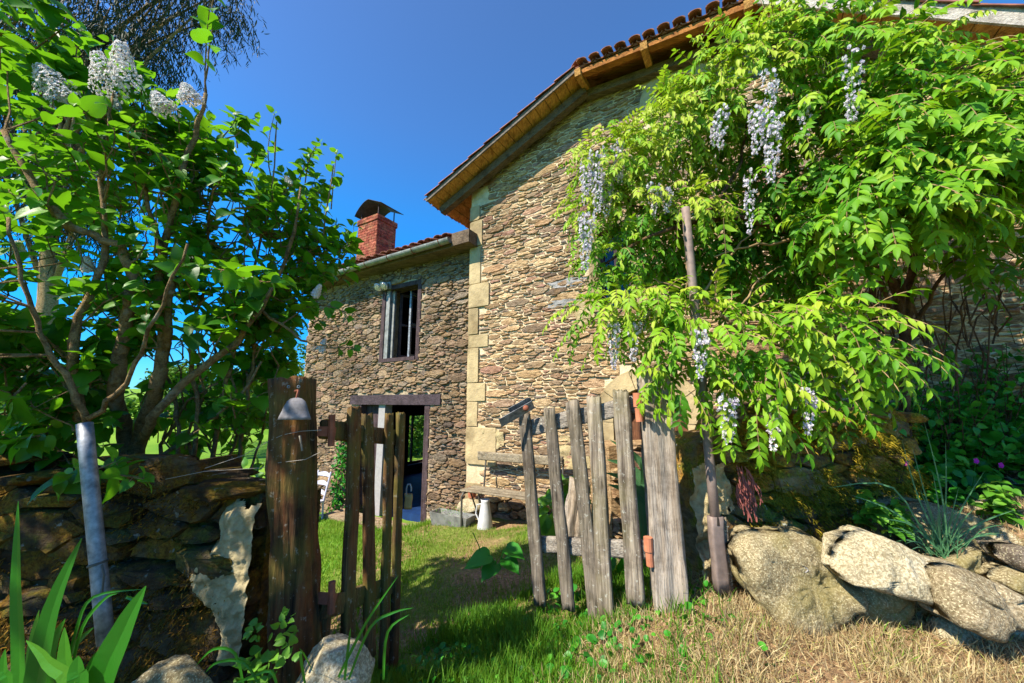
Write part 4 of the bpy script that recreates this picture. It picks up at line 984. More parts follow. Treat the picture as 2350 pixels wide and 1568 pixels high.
# ------------------------------------------------------------------ field stones
def rock(name, ctr, size, rot, mat, seed, label, cuts=7, rough=0.10, group=None, sub=4, flat=None):
    import bmesh
    bm = bmesh.new(); bmesh.ops.create_icosphere(bm, subdivisions=sub, radius=1.0); rnd = random.Random(seed); off = Vector((seed * 2.3, seed * 1.1, seed * .7))
    pl_ = []
    for _ in range(cuts):
        n_ = Vector((rnd.gauss(0, 1), rnd.gauss(0, 1), rnd.gauss(0, 1))).normalized(); pl_.append((n_, rnd.uniform(.55, .85)))
    for (n_, d_) in (flat or []): pl_.append((Vector(n_).normalized(), d_))
    rm = Matrix.Rotation(rot[2], 3, 'Z') @ Matrix.Rotation(rot[1], 3, 'Y') @ Matrix.Rotation(rot[0], 3, 'X'); S = Vector(size)
    for v in bm.verts:
        p = v.co.copy()
        p *= 1 + rough * 2.6 * noise.fractal(p * 1.3 + off, 1.0, 2.0, 3)
        for (n_, d_) in pl_:
            e = p.dot(n_) - d_
            if e > 0: p -= n_ * e * 0.95
        p *= 1 + rough * .55 * noise.fractal(p * 4.2 + off, .7, 2.1, 5)
        p *= 1 + rough * .22 * noise.fractal(p * 13 + off, .6, 2.1, 3) - rough * .5 * max(0, .12 - abs(noise.noise(p * 2.3 + off)))
        v.co = rm @ Vector((p.x * S.x, p.y * S.y, p.z * S.z))
    me = bpy.data.meshes.new(name); bm.to_mesh(me); bm.free()
    me.polygons.foreach_set('use_smooth', np.ones(len(me.polygons), dtype=bool))
    o = link_mesh(name, me, M[mat], None, ctr)
    return tag(o, label, 'stone', group)
GR = 'field stones along the bank'
def outline_stone(pts, Y, thick, mat, seed, label, tilt=0.0, group=None, name='field_stone', rough=.012, low=1.0):
    """a stone with the given front outline, domed front and back, standing at distance Y"""
    P = [at((1700 + x * .3404) * .94, (1200 + y * .3404) * .94, Y) for x, y in pts]
    n0 = len(P); R_ = []
    for i in range(n0):                                    # smooth, dense outline
        p0, p1, p2, p3 = P[i - 1], P[i], P[(i + 1) % n0], P[(i + 2) % n0]
        for q in range(5):
            f = q / 5; cr = .5 * ((2 * p1) + (p2 - p0) * f + (2 * p0 - 5 * p1 + 4 * p2 - p3) * f * f + (3 * p1 - p0 - 3 * p2 + p3) * f ** 3); R_.append(cr.lerp(p1.lerp(p2, f), .7))
    n = len(R_); c = sum(R_, Vector()) / n; off = Vector((seed * 2.3, seed, seed * .7)); vs = []; NR = 14
    zlo, zhi = min(p.z for p in R_), max(p.z for p in R_)
    for side in (-1, 1):
        for r in range(1, NR + 1):
            a = (math.pi / 2) * r / NR; rr = math.sin(a); dd = math.cos(a) ** .36
            for p in R_:
                q = c + (p - c) * rr; h = (q.z - zlo) / (zhi - zlo)
                q = q + Vector((0, side * thick * dd + tilt * (h - .5), 0))
                m = .5 * thick * noise.fractal(q * 3.1 + off, 1, 2, 3) + rough * noise.fractal(q * 16 + off, .8, 2.1, 4) - rough * 2.2 * max(0, .10 - abs(noise.noise(q * 5.5 + off))) * 6
                out = ((p - c).normalized() * rr * .5 + Vector((0, side * dd, 0))); vs.append(q + out * m * (.55 if r == NR else 1))
    fs = []
    for s_ in (0, 1):
        b0 = s_ * NR * n
        for r in range(NR - 1):
            for i in range(n):
                f = (b0 + r * n + i, b0 + r * n + (i + 1) % n, b0 + (r + 1) * n + (i + 1) % n, b0 + (r + 1) * n + i); fs.append(f if s_ else f[::-1])
        f = tuple(b0 + i for i in range(n)); fs.append(f[::-1] if s_ else f)
    e0, e1 = (NR - 1) * n, (2 * NR - 1) * n
    fs += [(e0 + i, e0 + (i + 1) % n, e1 + (i + 1) % n, e1 + i) for i in range(n)]
    o = mesh(name, vs, fs, M[mat], None, c, smooth=True); return tag(o, label, 'stone', group)
big_stone = outline_stone([(270,420),(330,340),(430,295),(600,295),(760,310),(900,360),(1000,430),(985,520),(1000,600),(1090,650),(1105,720),(1060,770),(990,790),(930,850),(850,960),(760,1070),(690,1080),(560,960),(440,800),(330,620)], 2.20, .15, 'rock', 31, 'largest field stone, upright and yellowish, with moss on top and a white splash', .16, GR)
wsp = MB(); bpy.context.view_layer.update(); _d = ray(1845, 1306).normalized(); _h = big_stone.ray_cast(Vector((0, 0, EYE)) - big_stone.location, _d); c = (_h[1] + big_stone.location) if _h[0] else at(1845, 1306, 2.06); wsp.lathe(c, [(0, .003), (.013, .0025), (.019, -.002)], 7, axis=_h[2] if _h[0] else Vector((0, -.9, .4))); o = wsp.done('chalk_chip', M['white_wood'], None, loc=c); tag(o, 'small white splash on the face of the largest field stone', 'chip')
outline_stone([(950,540),(1000,450),(1080,370),(1230,315),(1360,335),(1500,390),(1600,460),(1660,560),(1690,650),(1660,700),(1620,760),(1560,765),(1420,710),(1260,660),(1120,630),(1000,605)], 2.06, .12, 'rock_pale', 12, 'pale grey slab with a sharp right tip, resting over the gap beside the largest stone', .16, GR)
outline_stone([(1100,640),(1200,620),(1330,670),(1470,740),(1460,820),(1300,900),(1130,900),(1090,760)], 2.16, .10, 'rock', 13, 'small buff stone tucked under the pale grey slab', 0, GR)
outline_stone([(1670,640),(1690,560),(1800,545),(1960,570),(2100,620),(2260,700),(2360,760),(2440,830),(2330,900),(2180,930),(2130,910),(2020,890),(1930,940),(1850,910),(1720,860),(1660,760)], 1.93, .12, 'rock_brown', 14, 'broad flat brown slab at the picture edge, topmost of its pile', .10, GR)
outline_stone([(1680,880),(1800,900),(1930,940),(2150,920),(2350,940),(2480,1040),(2250,1110),(1950,1130),(1750,1100),(1640,1000)], 2.03, .12, 'rock_pale', 15, 'low stone half buried in dry grass below the broad brown slab', .05, GR)
outline_stone([(1420,200),(1480,130),(1600,100),(1800,110),(1950,160),(2060,240),(2080,330),(1950,420),(1700,500),(1560,460),(1440,350)], 2.50, .20, 'rock', 16, 'rounded boulder behind the tall grass tuft', .25, GR)
outline_stone([(1650,520),(1670,470),(1780,455),(1950,395),(1960,590),(1800,590),(1690,590)], 2.26, .09, 'rock', 17, 'wedge shaped brown stone between the boulder and the brown slab', 0, GR)
outline_stone([(2175,470),(2180,395),(2300,385),(2440,420),(2520,560),(2500,680),(2350,610),(2240,545)], 2.12, .11, 'slate', 18, 'dark tilted slate at the picture edge above the brown slab', .12, GR)
outline_stone([(2040,320),(2090,280),(2200,245),(2420,260),(2520,330),(2440,410),(2250,400),(2080,390)], 2.40, .12, 'rock_pale', 19, 'thin flat stone lying behind the dark tilted slate', .15, GR)
outline_stone([(2090,610),(2150,555),(2260,545),(2380,585),(2460,720),(2300,730),(2140,660)], 2.13, .09, 'rock', 20, 'small cracked stone wedged under the dark slate', .05, GR)
rock('field_stone', at(2245, 1160, 2.66), (.13, .12, .06), (0, 0, 0), 'rock_pale', 21, 'small pale stone lying among the nettles', 5, .06, GR, 3)
rock('field_stone', at(765, 1535, 1.60), (.135, .13, .15), (R(-12), R(6), R(10)), 'rock_pale', 22, 'angular pale stone at the foot of the bell post', 8, .08, GR, 5, [((-.8, -.3, .4), .62), ((0, -1, .3), .68)])
rock('field_stone', at(398, 1592, 1.45), (.155, .13, .085), (0, R(4), 0), 'rock', 23, 'rounded stone at the bottom edge below the dark mossy wall', 4, .07, GR, 4)

# ------------------------------------------------------------------ dry stone garden walls
def tufts(P_list, mat, name, parent, n_per=10, L=.03, w=.0035, seed=1, droop=.5, kind=None):
    """short moss hairs at the (point, normal) pairs"""
    rs = np.random.RandomState(seed); vs = []; fs = []
    for (p, nrm) in P_list:
        for _ in range(n_per):
            q = p + Vector(rs.normal(0, .018, 3)); d = (nrm + Vector(rs.normal(0, .6, 3)) - ZA * droop * rs.rand()).normalized(); l = L * (.4 + rs.rand())
            s = d.orthogonal().normalized(); s.rotate(Matrix.Rotation(rs.rand() * 6.28, 3, d)); b = len(vs)
            vs += [q - s * w, q + s * w, q + d * l * .6 + s * w * .8 - ZA * l * .05, q + d * l * .6 - s * w * .8 - ZA * l * .05, q + d * l - ZA * l * .3]
            fs += [(b, b + 1, b + 2, b + 3), (b + 3, b + 2, b + 4, b + 4)]
    me_f = [tuple(dict.fromkeys(f)) for f in fs]
    o = mesh(name, vs, me_f, M[mat], parent)
    if kind: o['kind'] = kind
    return o
def dry_wall(root, A, B, top_fn, zb, thick, mat, seed, rmin=.05, rmax=.13, aniso=2.6, depth=(.02, .11)):
    """face stones on the near side from A to B, a rough core and cap stones"""
    A, B = Vector(A), Vector(B); d = (B - A); L = d.length; d.normalize(); nrm = d.cross(ZA).normalized()      # nrm points to the near side for A left of B
    P = lambda x, o, z: A + d * x + nrm * o + ZA * (z - A.z)
    zt = max(top_fn(x * L / 10) for x in range(11))
    mb = rubble([(0, zb), (L, zb), (L, zt), (0, zt)], P, seed, aniso=aniso, rmin=rmin, rmax=rmax, gap=.008, depth=depth, tilt=R(-2), rag=.012, rpow=1.6)
    # keep stones under the ragged top line
    keep = [];
    for f in mb.f: pass
    mb2 = MB(); start = 0
    i = 0; V = [Vector(v) for v in mb.v]
    groups = []; cur = None
    # stones were added one after another: faces of a stone share a contiguous vertex block
    blocks = []; lo = 0; mxv = -1
    for f in mb.f:
        if blocks and min(f) < blocks[-1][1]: blocks[-1][2].append(f); blocks[-1][1] = max(blocks[-1][1], max(f) + 1)
        else: blocks.append([min(f), max(f) + 1, [f]])
    for b0, b1, fl_ in blocks:
        c = sum((V[k] for k in range(b0, b1)), Vector()) / (b1 - b0); x = (c - A).dot(d)
        if c.z < top_fn(x) - .02: mb2.add(V[b0:b1], [tuple(k - b0 for k in f) for f in fl_])
    core = MB(); N = max(8, int(L / .08)); rnd = random.Random(seed)
    vs = []
    for k in range(N + 1):
        x = L * k / N; z = top_fn(x) - .03 + rnd.uniform(-.015, .015)
        vs += [P(x, -.004, zb), P(x, -.004, z), P(x, -thick, z), P(x, -thick, zb)]
    fs = [(4 * k + i, 4 * k + i + 4, 4 * k + (i + 1) % 4 + 4, 4 * k + (i + 1) % 4) for k in range(N) for i in range(4)] + [(0, 1, 2, 3), (4 * N + 3, 4 * N + 2, 4 * N + 1, 4 * N)]
    mb2.add(vs, fs)
    return P, d, nrm, L, mb2.done('face_stones', M[mat], root)
def cap_stone(root, ctr, size, rz, mat, seed):
    o = rock('cap_stone', Vector((0, 0, 0)), size, (R(random.Random(seed).uniform(-6, 6)), R(random.Random(seed + 1).uniform(-6, 6)), rz), mat, seed, 'x', 6, .10, None, 4, [((0, 0, 1), .75), ((0, 0, -1), .75), ((0, -1, 0), .8)])
    for k in ('label', 'category'): del o[k]
    o.parent = root; o.location = Vector(ctr) - wloc(root); return o

lw = thing('dry_stone_wall', (-2.2, 1.95, 0.0), 'dark mossy dry stone wall under the lilac, left of the bell post', 'wall')
topL = lambda x: .98 + .05 * math.sin(x * 2.3) + .06 * math.sin(x * 5.1 + 1) - (.14 if x > 2.6 else 0)
A_l, B_l = Vector((-4.3, 2.10, -.35)), Vector((-1.18, 1.90, -.35))
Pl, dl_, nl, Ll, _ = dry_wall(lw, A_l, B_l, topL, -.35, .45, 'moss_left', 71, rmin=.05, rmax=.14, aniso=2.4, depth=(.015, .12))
rnd = random.Random(8)
for k in range(11):
    x = .25 + k * .265; sx = rnd.uniform(.15, .25)
    cap_stone(lw, Pl(x, -.12 + rnd.uniform(-.05, .06), topL(x) + rnd.uniform(-.02, .03)), (sx, .22, rnd.uniform(.035, .06)), rnd.uniform(-.2, .2), 'moss_left', 200 + k)
def lime_fn(x, z):
    # pale render wedge beside the post: broad in the middle, a tongue reaching left
    e = .035 * noise.noise(Vector((x * 9, z * 9, 2))) + .02 * noise.noise(Vector((x * 28, z * 28, 4)))
    lo = Ll - (.13 + .19 * math.exp(-((z - .52) / .13) ** 2) + .04 * math.exp(-((z - .76) / .1) ** 2)) + e
    return x > lo and .16 < z < .83 + e
def lime_edge(x, z):
    lo = Ll - (.13 + .19 * math.exp(-((z - .52) / .13) ** 2) + .04 * math.exp(-((z - .76) / .1) ** 2)) + .035 * noise.noise(Vector((x * 9, z * 9, 2)))
    return max(0, min(1, (x - lo) / .07, (z - .14) / .08, (.86 - z) / .06))
mb = rough_sheet(lambda x, z: x > Ll - .45 and lime_fn(x, z), lambda x, d, z: Pl(x, .03 + .085 * lime_edge(x, z) ** .6 + d * 1.0, z), Ll - .5, Ll + .02, .10, .88, 80, 110, .016, 24.0, 4)
mb.done('lime_render', M['lime'], lw, smooth=True)
lowm = rough_sheet(lambda x, z: x > Ll - .16 + .05 * noise.noise(Vector((x * 8, z * 8, 5))) and z < .10, lambda x, d, z: Pl(x, .07 + d, z), Ll - .3, Ll, -.35, .1, 24, 30, .04, 7.0, 9)
lowm.done('clay_render', m_mortar('clay_render', (0.16, 0.10, 0.025), (0.26, 0.17, 0.04), 1.5, 0.4), lw, smooth=True)
rs = random.Random(4); pts = []
for _ in range(3600):
    x, z = rs.uniform(0.9, Ll - .1), rs.uniform(-.2, 1.0)
    if noise.noise(Vector((x * 3.1, z * 6.0, 7.7))) > -.05 and z < topL(x): pts.append((Pl(x, rs.uniform(.05, .10), z), nl))
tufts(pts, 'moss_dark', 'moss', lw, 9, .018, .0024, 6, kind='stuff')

rw_ = thing('dry_stone_wall', (2.0, 2.7, 0.2), 'sunlit mossy dry stone wall behind the largest field stone', 'wall')
A_r, B_r = Vector((1.22, 2.52, -.1)), Vector((2.98, 2.86, -.1))
topR = lambda x: 1.16 + .06 * math.sin(x * 4.3) + (.06 if x > .4 else -.10) - (.10 if x > 1.55 else 0)
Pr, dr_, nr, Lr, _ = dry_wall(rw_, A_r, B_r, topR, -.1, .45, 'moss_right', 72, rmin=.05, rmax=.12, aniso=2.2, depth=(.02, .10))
rnd = random.Random(18)
for k in range(7):
    x = .30 + k * .25
    cap_stone(rw_, Pr(x, -.10 + rnd.uniform(-.04, .08), topR(x) + rnd.uniform(-.01, .03)), (rnd.uniform(.14, .22), .20, rnd.uniform(.035, .055)), rnd.uniform(-.2, .2), 'moss_right', 230 + k)
mb = rough_sheet(lambda x, z: x < .15 + .13 * noise.noise(Vector((x * 7, z * 6, 3))) + .04 * noise.noise(Vector((x * 30, z * 30, 3))) and z < .90 + .14 * noise.noise(Vector((x * 9, 0, 6))), lambda x, d, z: Pr(x, .095 + d * 1.4, z), -.12, .34, -.1, 1.0, 60, 120, .05, 7.0, 21)
mb.done('lime_render', M['lime'], rw_, smooth=True)
rs = random.Random(14); pts = []
for _ in range(2600):
    x, z = rs.uniform(.25, Lr), rs.uniform(.1, 1.25)
    if noise.noise(Vector((x * 3.3, z * 5.0, 2.2))) > -.08 and z < topR(x) + .05: pts.append((Pr(x, rs.uniform(.04, .10), z), nr))
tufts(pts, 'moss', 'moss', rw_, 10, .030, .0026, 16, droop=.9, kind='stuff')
# red hanging sedum stems
vs = MB(); rs = random.Random(2)
for k in range(46):
    p = at(1690 + rs.uniform(0, 34), 1085 + rs.uniform(-20, 50), 2.42); pts = [p]
    for j in range(5): p = p + Vector((rs.uniform(-.012, .018), rs.uniform(-.012, .004), -.032 * rs.uniform(.6, 1.3))); pts.append(p)
    vs.tube(pts, .0028, 4, cap=False)
o = vs.done('trailing_stonecrop', m_simple('red_stem', (0.27, 0.085, 0.07), 0.7, var=.4), None, loc=at(1700, 1100, 2.42)); tag(o, 'tangle of red trailing stems hanging on the sunlit mossy wall', 'plant')
# low stone step inside, right of the leaf
sw = thing('dry_stone_wall', (1.1, 3.2, 0.2), 'low flat stone ledge seen between the last picket and the pale post', 'wall')
P2, *_r = dry_wall(sw, Vector((.80, 3.15, -.3)), Vector((1.5, 3.3, -.3)), lambda x: .98, -.3, .4, 'rub_main', 73, rmin=.05, rmax=.10, aniso=2.8, depth=(.02, .07))

# ------------------------------------------------------------------ things by the house
# bench: tubular iron frame, board seat, board back
bn = thing('bench', FP(-3.0, 4.50, -0.35), 'iron framed garden bench with weathered boards against the tall house', 'bench')
PB = lambda x, d, z: FP(x, 4.78 - d, z)
bz = 0.08
def bs(x): return -0.36 + .10 * (x + 3.4)
for (x0, x1) in ((-3.42, -2.05),):
    plank('back_board', PB(-3.40, .04, bz + .43), PB(-2.02, .04, bz + .45), .13, .03, ZA, 'bench', bn, 91, nz=16, rag=.004)
    for k in range(3): plank('seat_board', PB(x0, .14 + k * .12, bz + .0), PB(x1, .14 + k * .12, bz + .01), .11, .022, E2, 'bench', bn, 92 + k, nz=12, rag=.003)
for x in (-3.36, -2.12):
    fm = MB(); fm.tube([PB(x, .02, -.42), PB(x, .07, bz - .03), PB(x, .44, bz - .03), PB(x, .47, bz - .06), PB(x, .47, -.5)], .014, 8); fm.tube([PB(x + .1, .08, bz - .03), PB(x + .1, .02, bz + .48)], .013, 8); fm.tube([PB(x + .02, .30, bz - .03), PB(x + .10, .12, -.45)], .012, 6)
    fm.done('frame', M['iron'], bn)
# grey enamel jug, terracotta pot on a stone, zinc trough with plants
jg = thing('watering_jug', FP(-3.02, 4.42, -0.40), 'tall grey enamel jug standing in front of the bench', 'jug')
j = MB(); j.lathe(FP(-3.05, 4.44, -.44), [(0, 0), (.115, 0), (.118, .01), (.085, .22), (.062, .36), (.058, .40), (.066, .43), (.060, .43), (.052, .40), (.05, .36)], 24); j.done('body', M['enamel'], jg, smooth=True)
j = MB(); c = FP(-3.05, 4.44, -.44); j.tube([c - E1 * .07 + ZA * .36, c - E1 * .14 + ZA * .34, c - E1 * .16 + ZA * .22, c - E1 * .10 + ZA * .13], .01, 6); j.done('handle', M['enamel'], jg)
pot = thing('flower_pot', FP(-3.52, 4.78, -.02), 'small empty terracotta pot on the stone footing at the house corner', 'pot')
j = MB(); pc = FP(-3.50, 4.74, -.10); j.lathe(pc, [(0, 0), (.055, 0), (.072, .11), (.082, .11), (.084, .14), (.074, .14), (.066, .08), (0, .07)], 22); j.done('body', M['terracotta'], pot, smooth=False)
fs_ = rock('footing_stone', FP(-3.52, 4.72, -.25), (.24, .16, .13), (0, 0, -PH), 'rock_pale', 61, 'flat footing stone carrying the terracotta pot', 6, .06)
tr = thing('trough', FP(-3.62, 4.42, -.48), 'rectangular zinc trough planted with green herbs near the terracotta pot', 'planter')
tm = MB(); PT = lambda x, y, z: FP(-3.62 + x, 4.44 + y, -.46 + z)
o_, i_ = [(-.34, -.12), (.34, -.12), (.34, .12), (-.34, .12)], [(-.325, -.105), (.325, -.105), (.325, .105), (-.325, .105)]
vs = [PT(x * .88, y * .8, 0) for x, y in o_] + [PT(x, y, .19) for x, y in o_] + [PT(x, y, .19) for x, y in i_] + [PT(x * .9, y * .9, .12) for x, y in i_]
tm.add(vs, [(3, 2, 1, 0)] + [(a + k, a + (k + 1) % 4, a + 4 + (k + 1) % 4, a + 4 + k) for a in (0, 4, 8) for k in range(4)] + [(12, 13, 14, 15)])
tm.done('body', M['zinc'], tr)
# white ladder-back chair, leaning by the wing wall
lc = thing('ladder_back_chair', FP(-7.2, 4.6, -.9), 'white ladder-back chair by the wing wall behind the bell post', 'chair')
cz = -1.02; Q = lambda x, y, z: FP(-7.12 + x, 4.62 - y, cz + z)
for sx in (-.20, .20):
    k = MB(); k.tube([Q(sx, .0, 0), Q(sx, .02, .45), Q(sx, -.10, .98)], .019, 8); k.done('leg', M['chair_paint'], lc)
    k = MB(); k.tube([Q(sx * 1.1, .40, 0), Q(sx * 1.1, .39, .47)], .019, 8); k.done('leg', M['chair_paint'], lc)
    k = MB(); k.tube([Q(sx, .02, .22), Q(sx * 1.1, .39, .22)], .011, 6); k.done('stretcher', M['chair_paint'], lc)
for zz, y0 in ((.58, -.01), (.74, -.05), (.90, -.085)):
    k = MB(); N = 10; vs = []
    for dy in (0, .012):
        for i in range(N + 1):
            f = i / N; x = -.19 + .38 * f; bow = -.03 * math.sin(math.pi * f); hh = .035 + .035 * math.sin(math.pi * f)
            vs += [Q(x, y0 + bow + dy, zz - .015), Q(x, y0 + bow + dy, zz + hh)]
    q = 2 * (N + 1); fs = []
    for i in range(N): a = 2 * i; fs += [(a, a + 1, a + 3, a + 2), (q + a, q + a + 2, q + a + 3, q + a + 1), (a + 1, q + a + 1, q + a + 3, a + 3), (a, a + 2, q + a + 2, q + a)]
    k.add(vs, fs); k.done('slat', M['chair_paint'], lc)
k = MB(); k.box(lambda x, y, z: Q(x, y, z), (-.22, .0, .44), (.22, .41, .475)); k.done('seat', M['chair_paint'], lc)
# stump leaning behind the right leaf
lb = at(1312, 1225, 3.3)
lg_ = thing('log', lb, 'pale split log standing behind the middle pickets of the grey gate leaf', 'log')
plank('trunk', lb - ZA * .08, at(1330, 1105, 3.34), .16, .12, XA, 'post_grey', lg_, 77, nz=20, rag=.02, groove=.006, top_rag=.03, bulge=.3)

# ------------------------------------------------------------------ leaves
def leaf_template(rows, fold=0.18, droop=0.22, cols=4, wave=0.0):
    """rows = [(y, half width)]; returns verts, quad faces of a folded, drooping blade of length 1 along +Y"""
    vs = []; fs = []
    for j, (y, w) in enumerate(rows):
        for i in range(cols + 1):
            u = -1 + 2 * i / cols
            vs.append((u * w, y - (abs(u) ** 2) * 0.06 * (1 if y < .3 else -1) * (w > .1), fold * abs(u) * w - droop * max(y, 0) ** 2 + wave * w * math.sin(y * 9 + u * 2)))
    for j in range(len(rows) - 1):
        for i in range(cols):
            a = j * (cols + 1) + i; fs.append((a, a + 1, a + cols + 2, a + cols + 1))
    return np.array(vs), np.array(fs)
T_HEART = leaf_template([(-.10, .16), (-.02, .34), (.12, .43), (.32, .42), (.52, .33), (.70, .21), (.86, .09), (1.0, .008)], .22, .26, 4, .05)
T_LEAFLET = leaf_template([(0, .025), (.10, .10), (.28, .165), (.48, .175), (.66, .135), (.82, .07), (1.0, .005)], .34, .26, 2, .05)
T_SLIM = leaf_template([(0, .02), (.3, .075), (.65, .06), (1, .005)], .1, .25, 2)
T_PEB = (np.array([(.5, 0, 0), (-.5, .05, 0), (0, .42, .05), (.06, -.4, 0), (0, .05, .32), (.05, 0, -.3)]), np.array([(0, 2, 4), (2, 1, 4), (1, 3, 4), (3, 0, 4), (2, 0, 5), (1, 2, 5), (3, 1, 5), (0, 3, 5)]))
T_ROUND = leaf_template([(-.08, .20), (.1, .46), (.4, .52), (.7, .42), (.9, .20), (1.0, .02)], .25, .15, 4, .10)
T_CLUMP = leaf_template([(0, .25), (.35, .5), (.7, .42), (1, .1)], .3, .3, 2, .2)
T_BLADE = leaf_template([(0, .5), (.4, .42), (.75, .25), (1, .02)], 0, 0.0, 1)

def cloud(name, tmpl, pos, ydir, nrm, size, mat, parent=None, tone=None, loc=None, wid=None, smooth=True):
    tv, tf = tmpl
    pos = np.asarray(pos, float); y = np.asarray(ydir, float); n = np.asarray(nrm, float); size = np.asarray(size, float)
    y = y / np.maximum(np.linalg.norm(y, axis=1, keepdims=True), 1e-9)
    n = n - (n * y).sum(1, keepdims=True) * y
    bad = np.linalg.norm(n, axis=1) < 1e-4
    if bad.any(): n[bad] = np.cross(y[bad], np.array([.3, .5, .8]))
    n = n / np.linalg.norm(n, axis=1, keepdims=True); x = np.cross(y, n)
    w = size if wid is None else np.asarray(wid, float)
    V = pos[:, None, :] + w[:, None, None] * tv[None, :, 0:1] * x[:, None, :] + size[:, None, None] * (tv[None, :, 1:2] * y[:, None, :] + tv[None, :, 2:3] * n[:, None, :])
    k = len(tv); F = tf[None] + (np.arange(len(pos)) * k)[:, None, None]
    tn = None if tone is None else np.repeat(np.asarray(tone, float), k)
    return mesh(name, V.reshape(-1, 3), F.reshape(-1, tf.shape[1]), M[mat], parent, loc, smooth, None, tn)
class LC:
    def __init__(self): self.p, self.y, self.n, self.s, self.t = [], [], [], [], []
    def add(self, p, y, n, s, t=0.5): self.p.append(tuple(p)); self.y.append(tuple(y)); self.n.append(tuple(n)); self.s.append(s); self.t.append(t)
    def done(self, name, tmpl, mat, parent=None, loc=None): return cloud(name, tmpl, self.p, self.y, self.n, self.s, mat, parent, self.t, loc)
def rv(rnd, s=1.0): return Vector((rnd.gauss(0, s), rnd.gauss(0, s), rnd.gauss(0, s)))
def in_ball(rnd, shell=.0):
    while True:
        v = Vector((rnd.uniform(-1, 1), rnd.uniform(-1, 1), rnd.uniform(-1, 1))); l = v.length
        if 1e-3 < l <= 1 and l >= shell: return v

# ------------------------------------------------------------------ the lilac
rnd = random.Random(101)
lil = thing('lilac_shrub', (-2.35, 2.5, -.45), 'large many-stemmed lilac with heart shaped leaves and white blossoms over the left wall', 'shrub')
STEMS = [([(300, 1130, 2.55), (318, 1000, 2.50), (362, 880, 2.45), (378, 760, 2.42), (362, 640, 2.4), (395, 500, 2.35), (430, 350, 2.3), (472, 215, 2.25)], .052, .010),
         ([(302, 1130, 2.55), (285, 1000, 2.48), (262, 880, 2.4), (285, 760, 2.35), (305, 650, 2.3), (275, 560, 2.2), (160, 520, 2.1), (75, 420, 2.05), (10, 300, 2.0)], .046, .012),
         ([(110, 1110, 2.45), (72, 965, 2.4), (25, 860, 2.35), (-25, 740, 2.3), (-60, 560, 2.2)], .052, .02),
         ([(318, 1020, 2.5), (350, 960, 2.45), (420, 880, 2.45), (520, 805, 2.45), (600, 715, 2.5), (670, 570, 2.55), (690, 430, 2.55)], .034, .007),
         ([(440, 1120, 2.6), (452, 930, 2.55), (432, 800, 2.5), (470, 640, 2.5), (480, 480, 2.5)], .017, .006),
         ([(482, 1110, 2.7), (500, 940, 2.7), (525, 850, 2.65), (565, 700, 2.6), (620, 480, 2.6), (635, 280, 2.6)], .018, .004),
         ([(540, 1110, 2.8), (563, 950, 2.8), (575, 850, 2.75), (600, 690, 2.75), (740, 540, 2.75), (765, 380, 2.75)], .017, .004),
         ([(400, 1120, 2.6), (412, 980, 2.6), (392, 890, 2.6), (345, 760, 2.6)], .015, .008),
         ([(200, 975, 2.2), (150, 860, 2.1), (92, 765, 2.05), (50, 650, 2.0), (20, 500, 1.95)], .016, .007),
         ([(205, 965, 2.2), (290, 880, 2.15), (318, 815, 2.1), (370, 700, 2.0), (430, 560, 1.95)], .014, .006),
         ([(190, 1000, 2.2), (165, 850, 2.2), (180, 720, 2.2), (240, 600, 2.2), (230, 420, 2.2), (262, 215, 2.15)], .028, .007),
         ([(380, 800, 2.42), (395, 640, 2.35), (340, 480, 2.3), (310, 300, 2.25)], .022, .006),
         ([(460, 1120, 2.65), (430, 1000, 2.6), (470, 900, 2.6), (440, 790, 2.55)], .012, .005), ([(520, 1120, 2.7), (470, 1000, 2.7), (420, 930, 2.65), (405, 830, 2.6)], .010, .004), ([(500, 1120, 2.75), (545, 1000, 2.75), (540, 900, 2.7), (490, 790, 2.7)], .012, .005),
         ([(560, 1120, 2.8), (600, 1010, 2.8), (610, 930, 2.8), (640, 840, 2.75)], .010, .004), ([(360, 1120, 2.6), (370, 1020, 2.6), (430, 920, 2.6), (500, 880, 2.6)], .014, .005),
         ([(600, 715, 2.5), (690, 780, 2.5), (770, 800, 2.5), (815, 770, 2.5)], .010, .003),
         ([(330, 1100, 2.55), (345, 1060, 2.55), (430, 1010, 2.5), (560, 900, 2.5), (600, 830, 2.5)], .020, .006),
         ([(472, 215, 2.25), (478, 120, 2.2), (488, 20, 2.15), (492, -40, 2.1)], .006, .003)]
nodes = []
for k, (pts, r0, r1) in enumerate(STEMS):
    P3 = [at(p[0], p[1], p[2] - (.22 if p[1] < 1000 and k != len(STEMS) - 1 else 0)) for p in pts]
    if k < 8: P3.insert(0, Vector((P3[0].x, P3[0].y + .03, -.55)))
    Q = []
    for i in range(len(P3) - 1):
        for j in range(4):
            f = j / 4; q = P3[i].lerp(P3[i + 1], f) + rv(rnd, .006); Q.append(q)
    Q.append(P3[-1]); n_ = len(Q)
    mb = MB(); mb.tube(Q, [r0 + (r1 - r0) * (i / (n_ - 1)) + rnd.uniform(-.06, .06) * r0 for i in range(n_)], 9 if r0 > .03 else 6)
    mb.done('trunk' if r0 > .03 else 'stem', M['bark'], lil, smooth=True)
    nodes += [q for q in Q if q.z > .6]
kd = kdtree.KDTree(len(nodes))
for i, q in enumerate(nodes): kd.insert(q, i)
kd.balance()
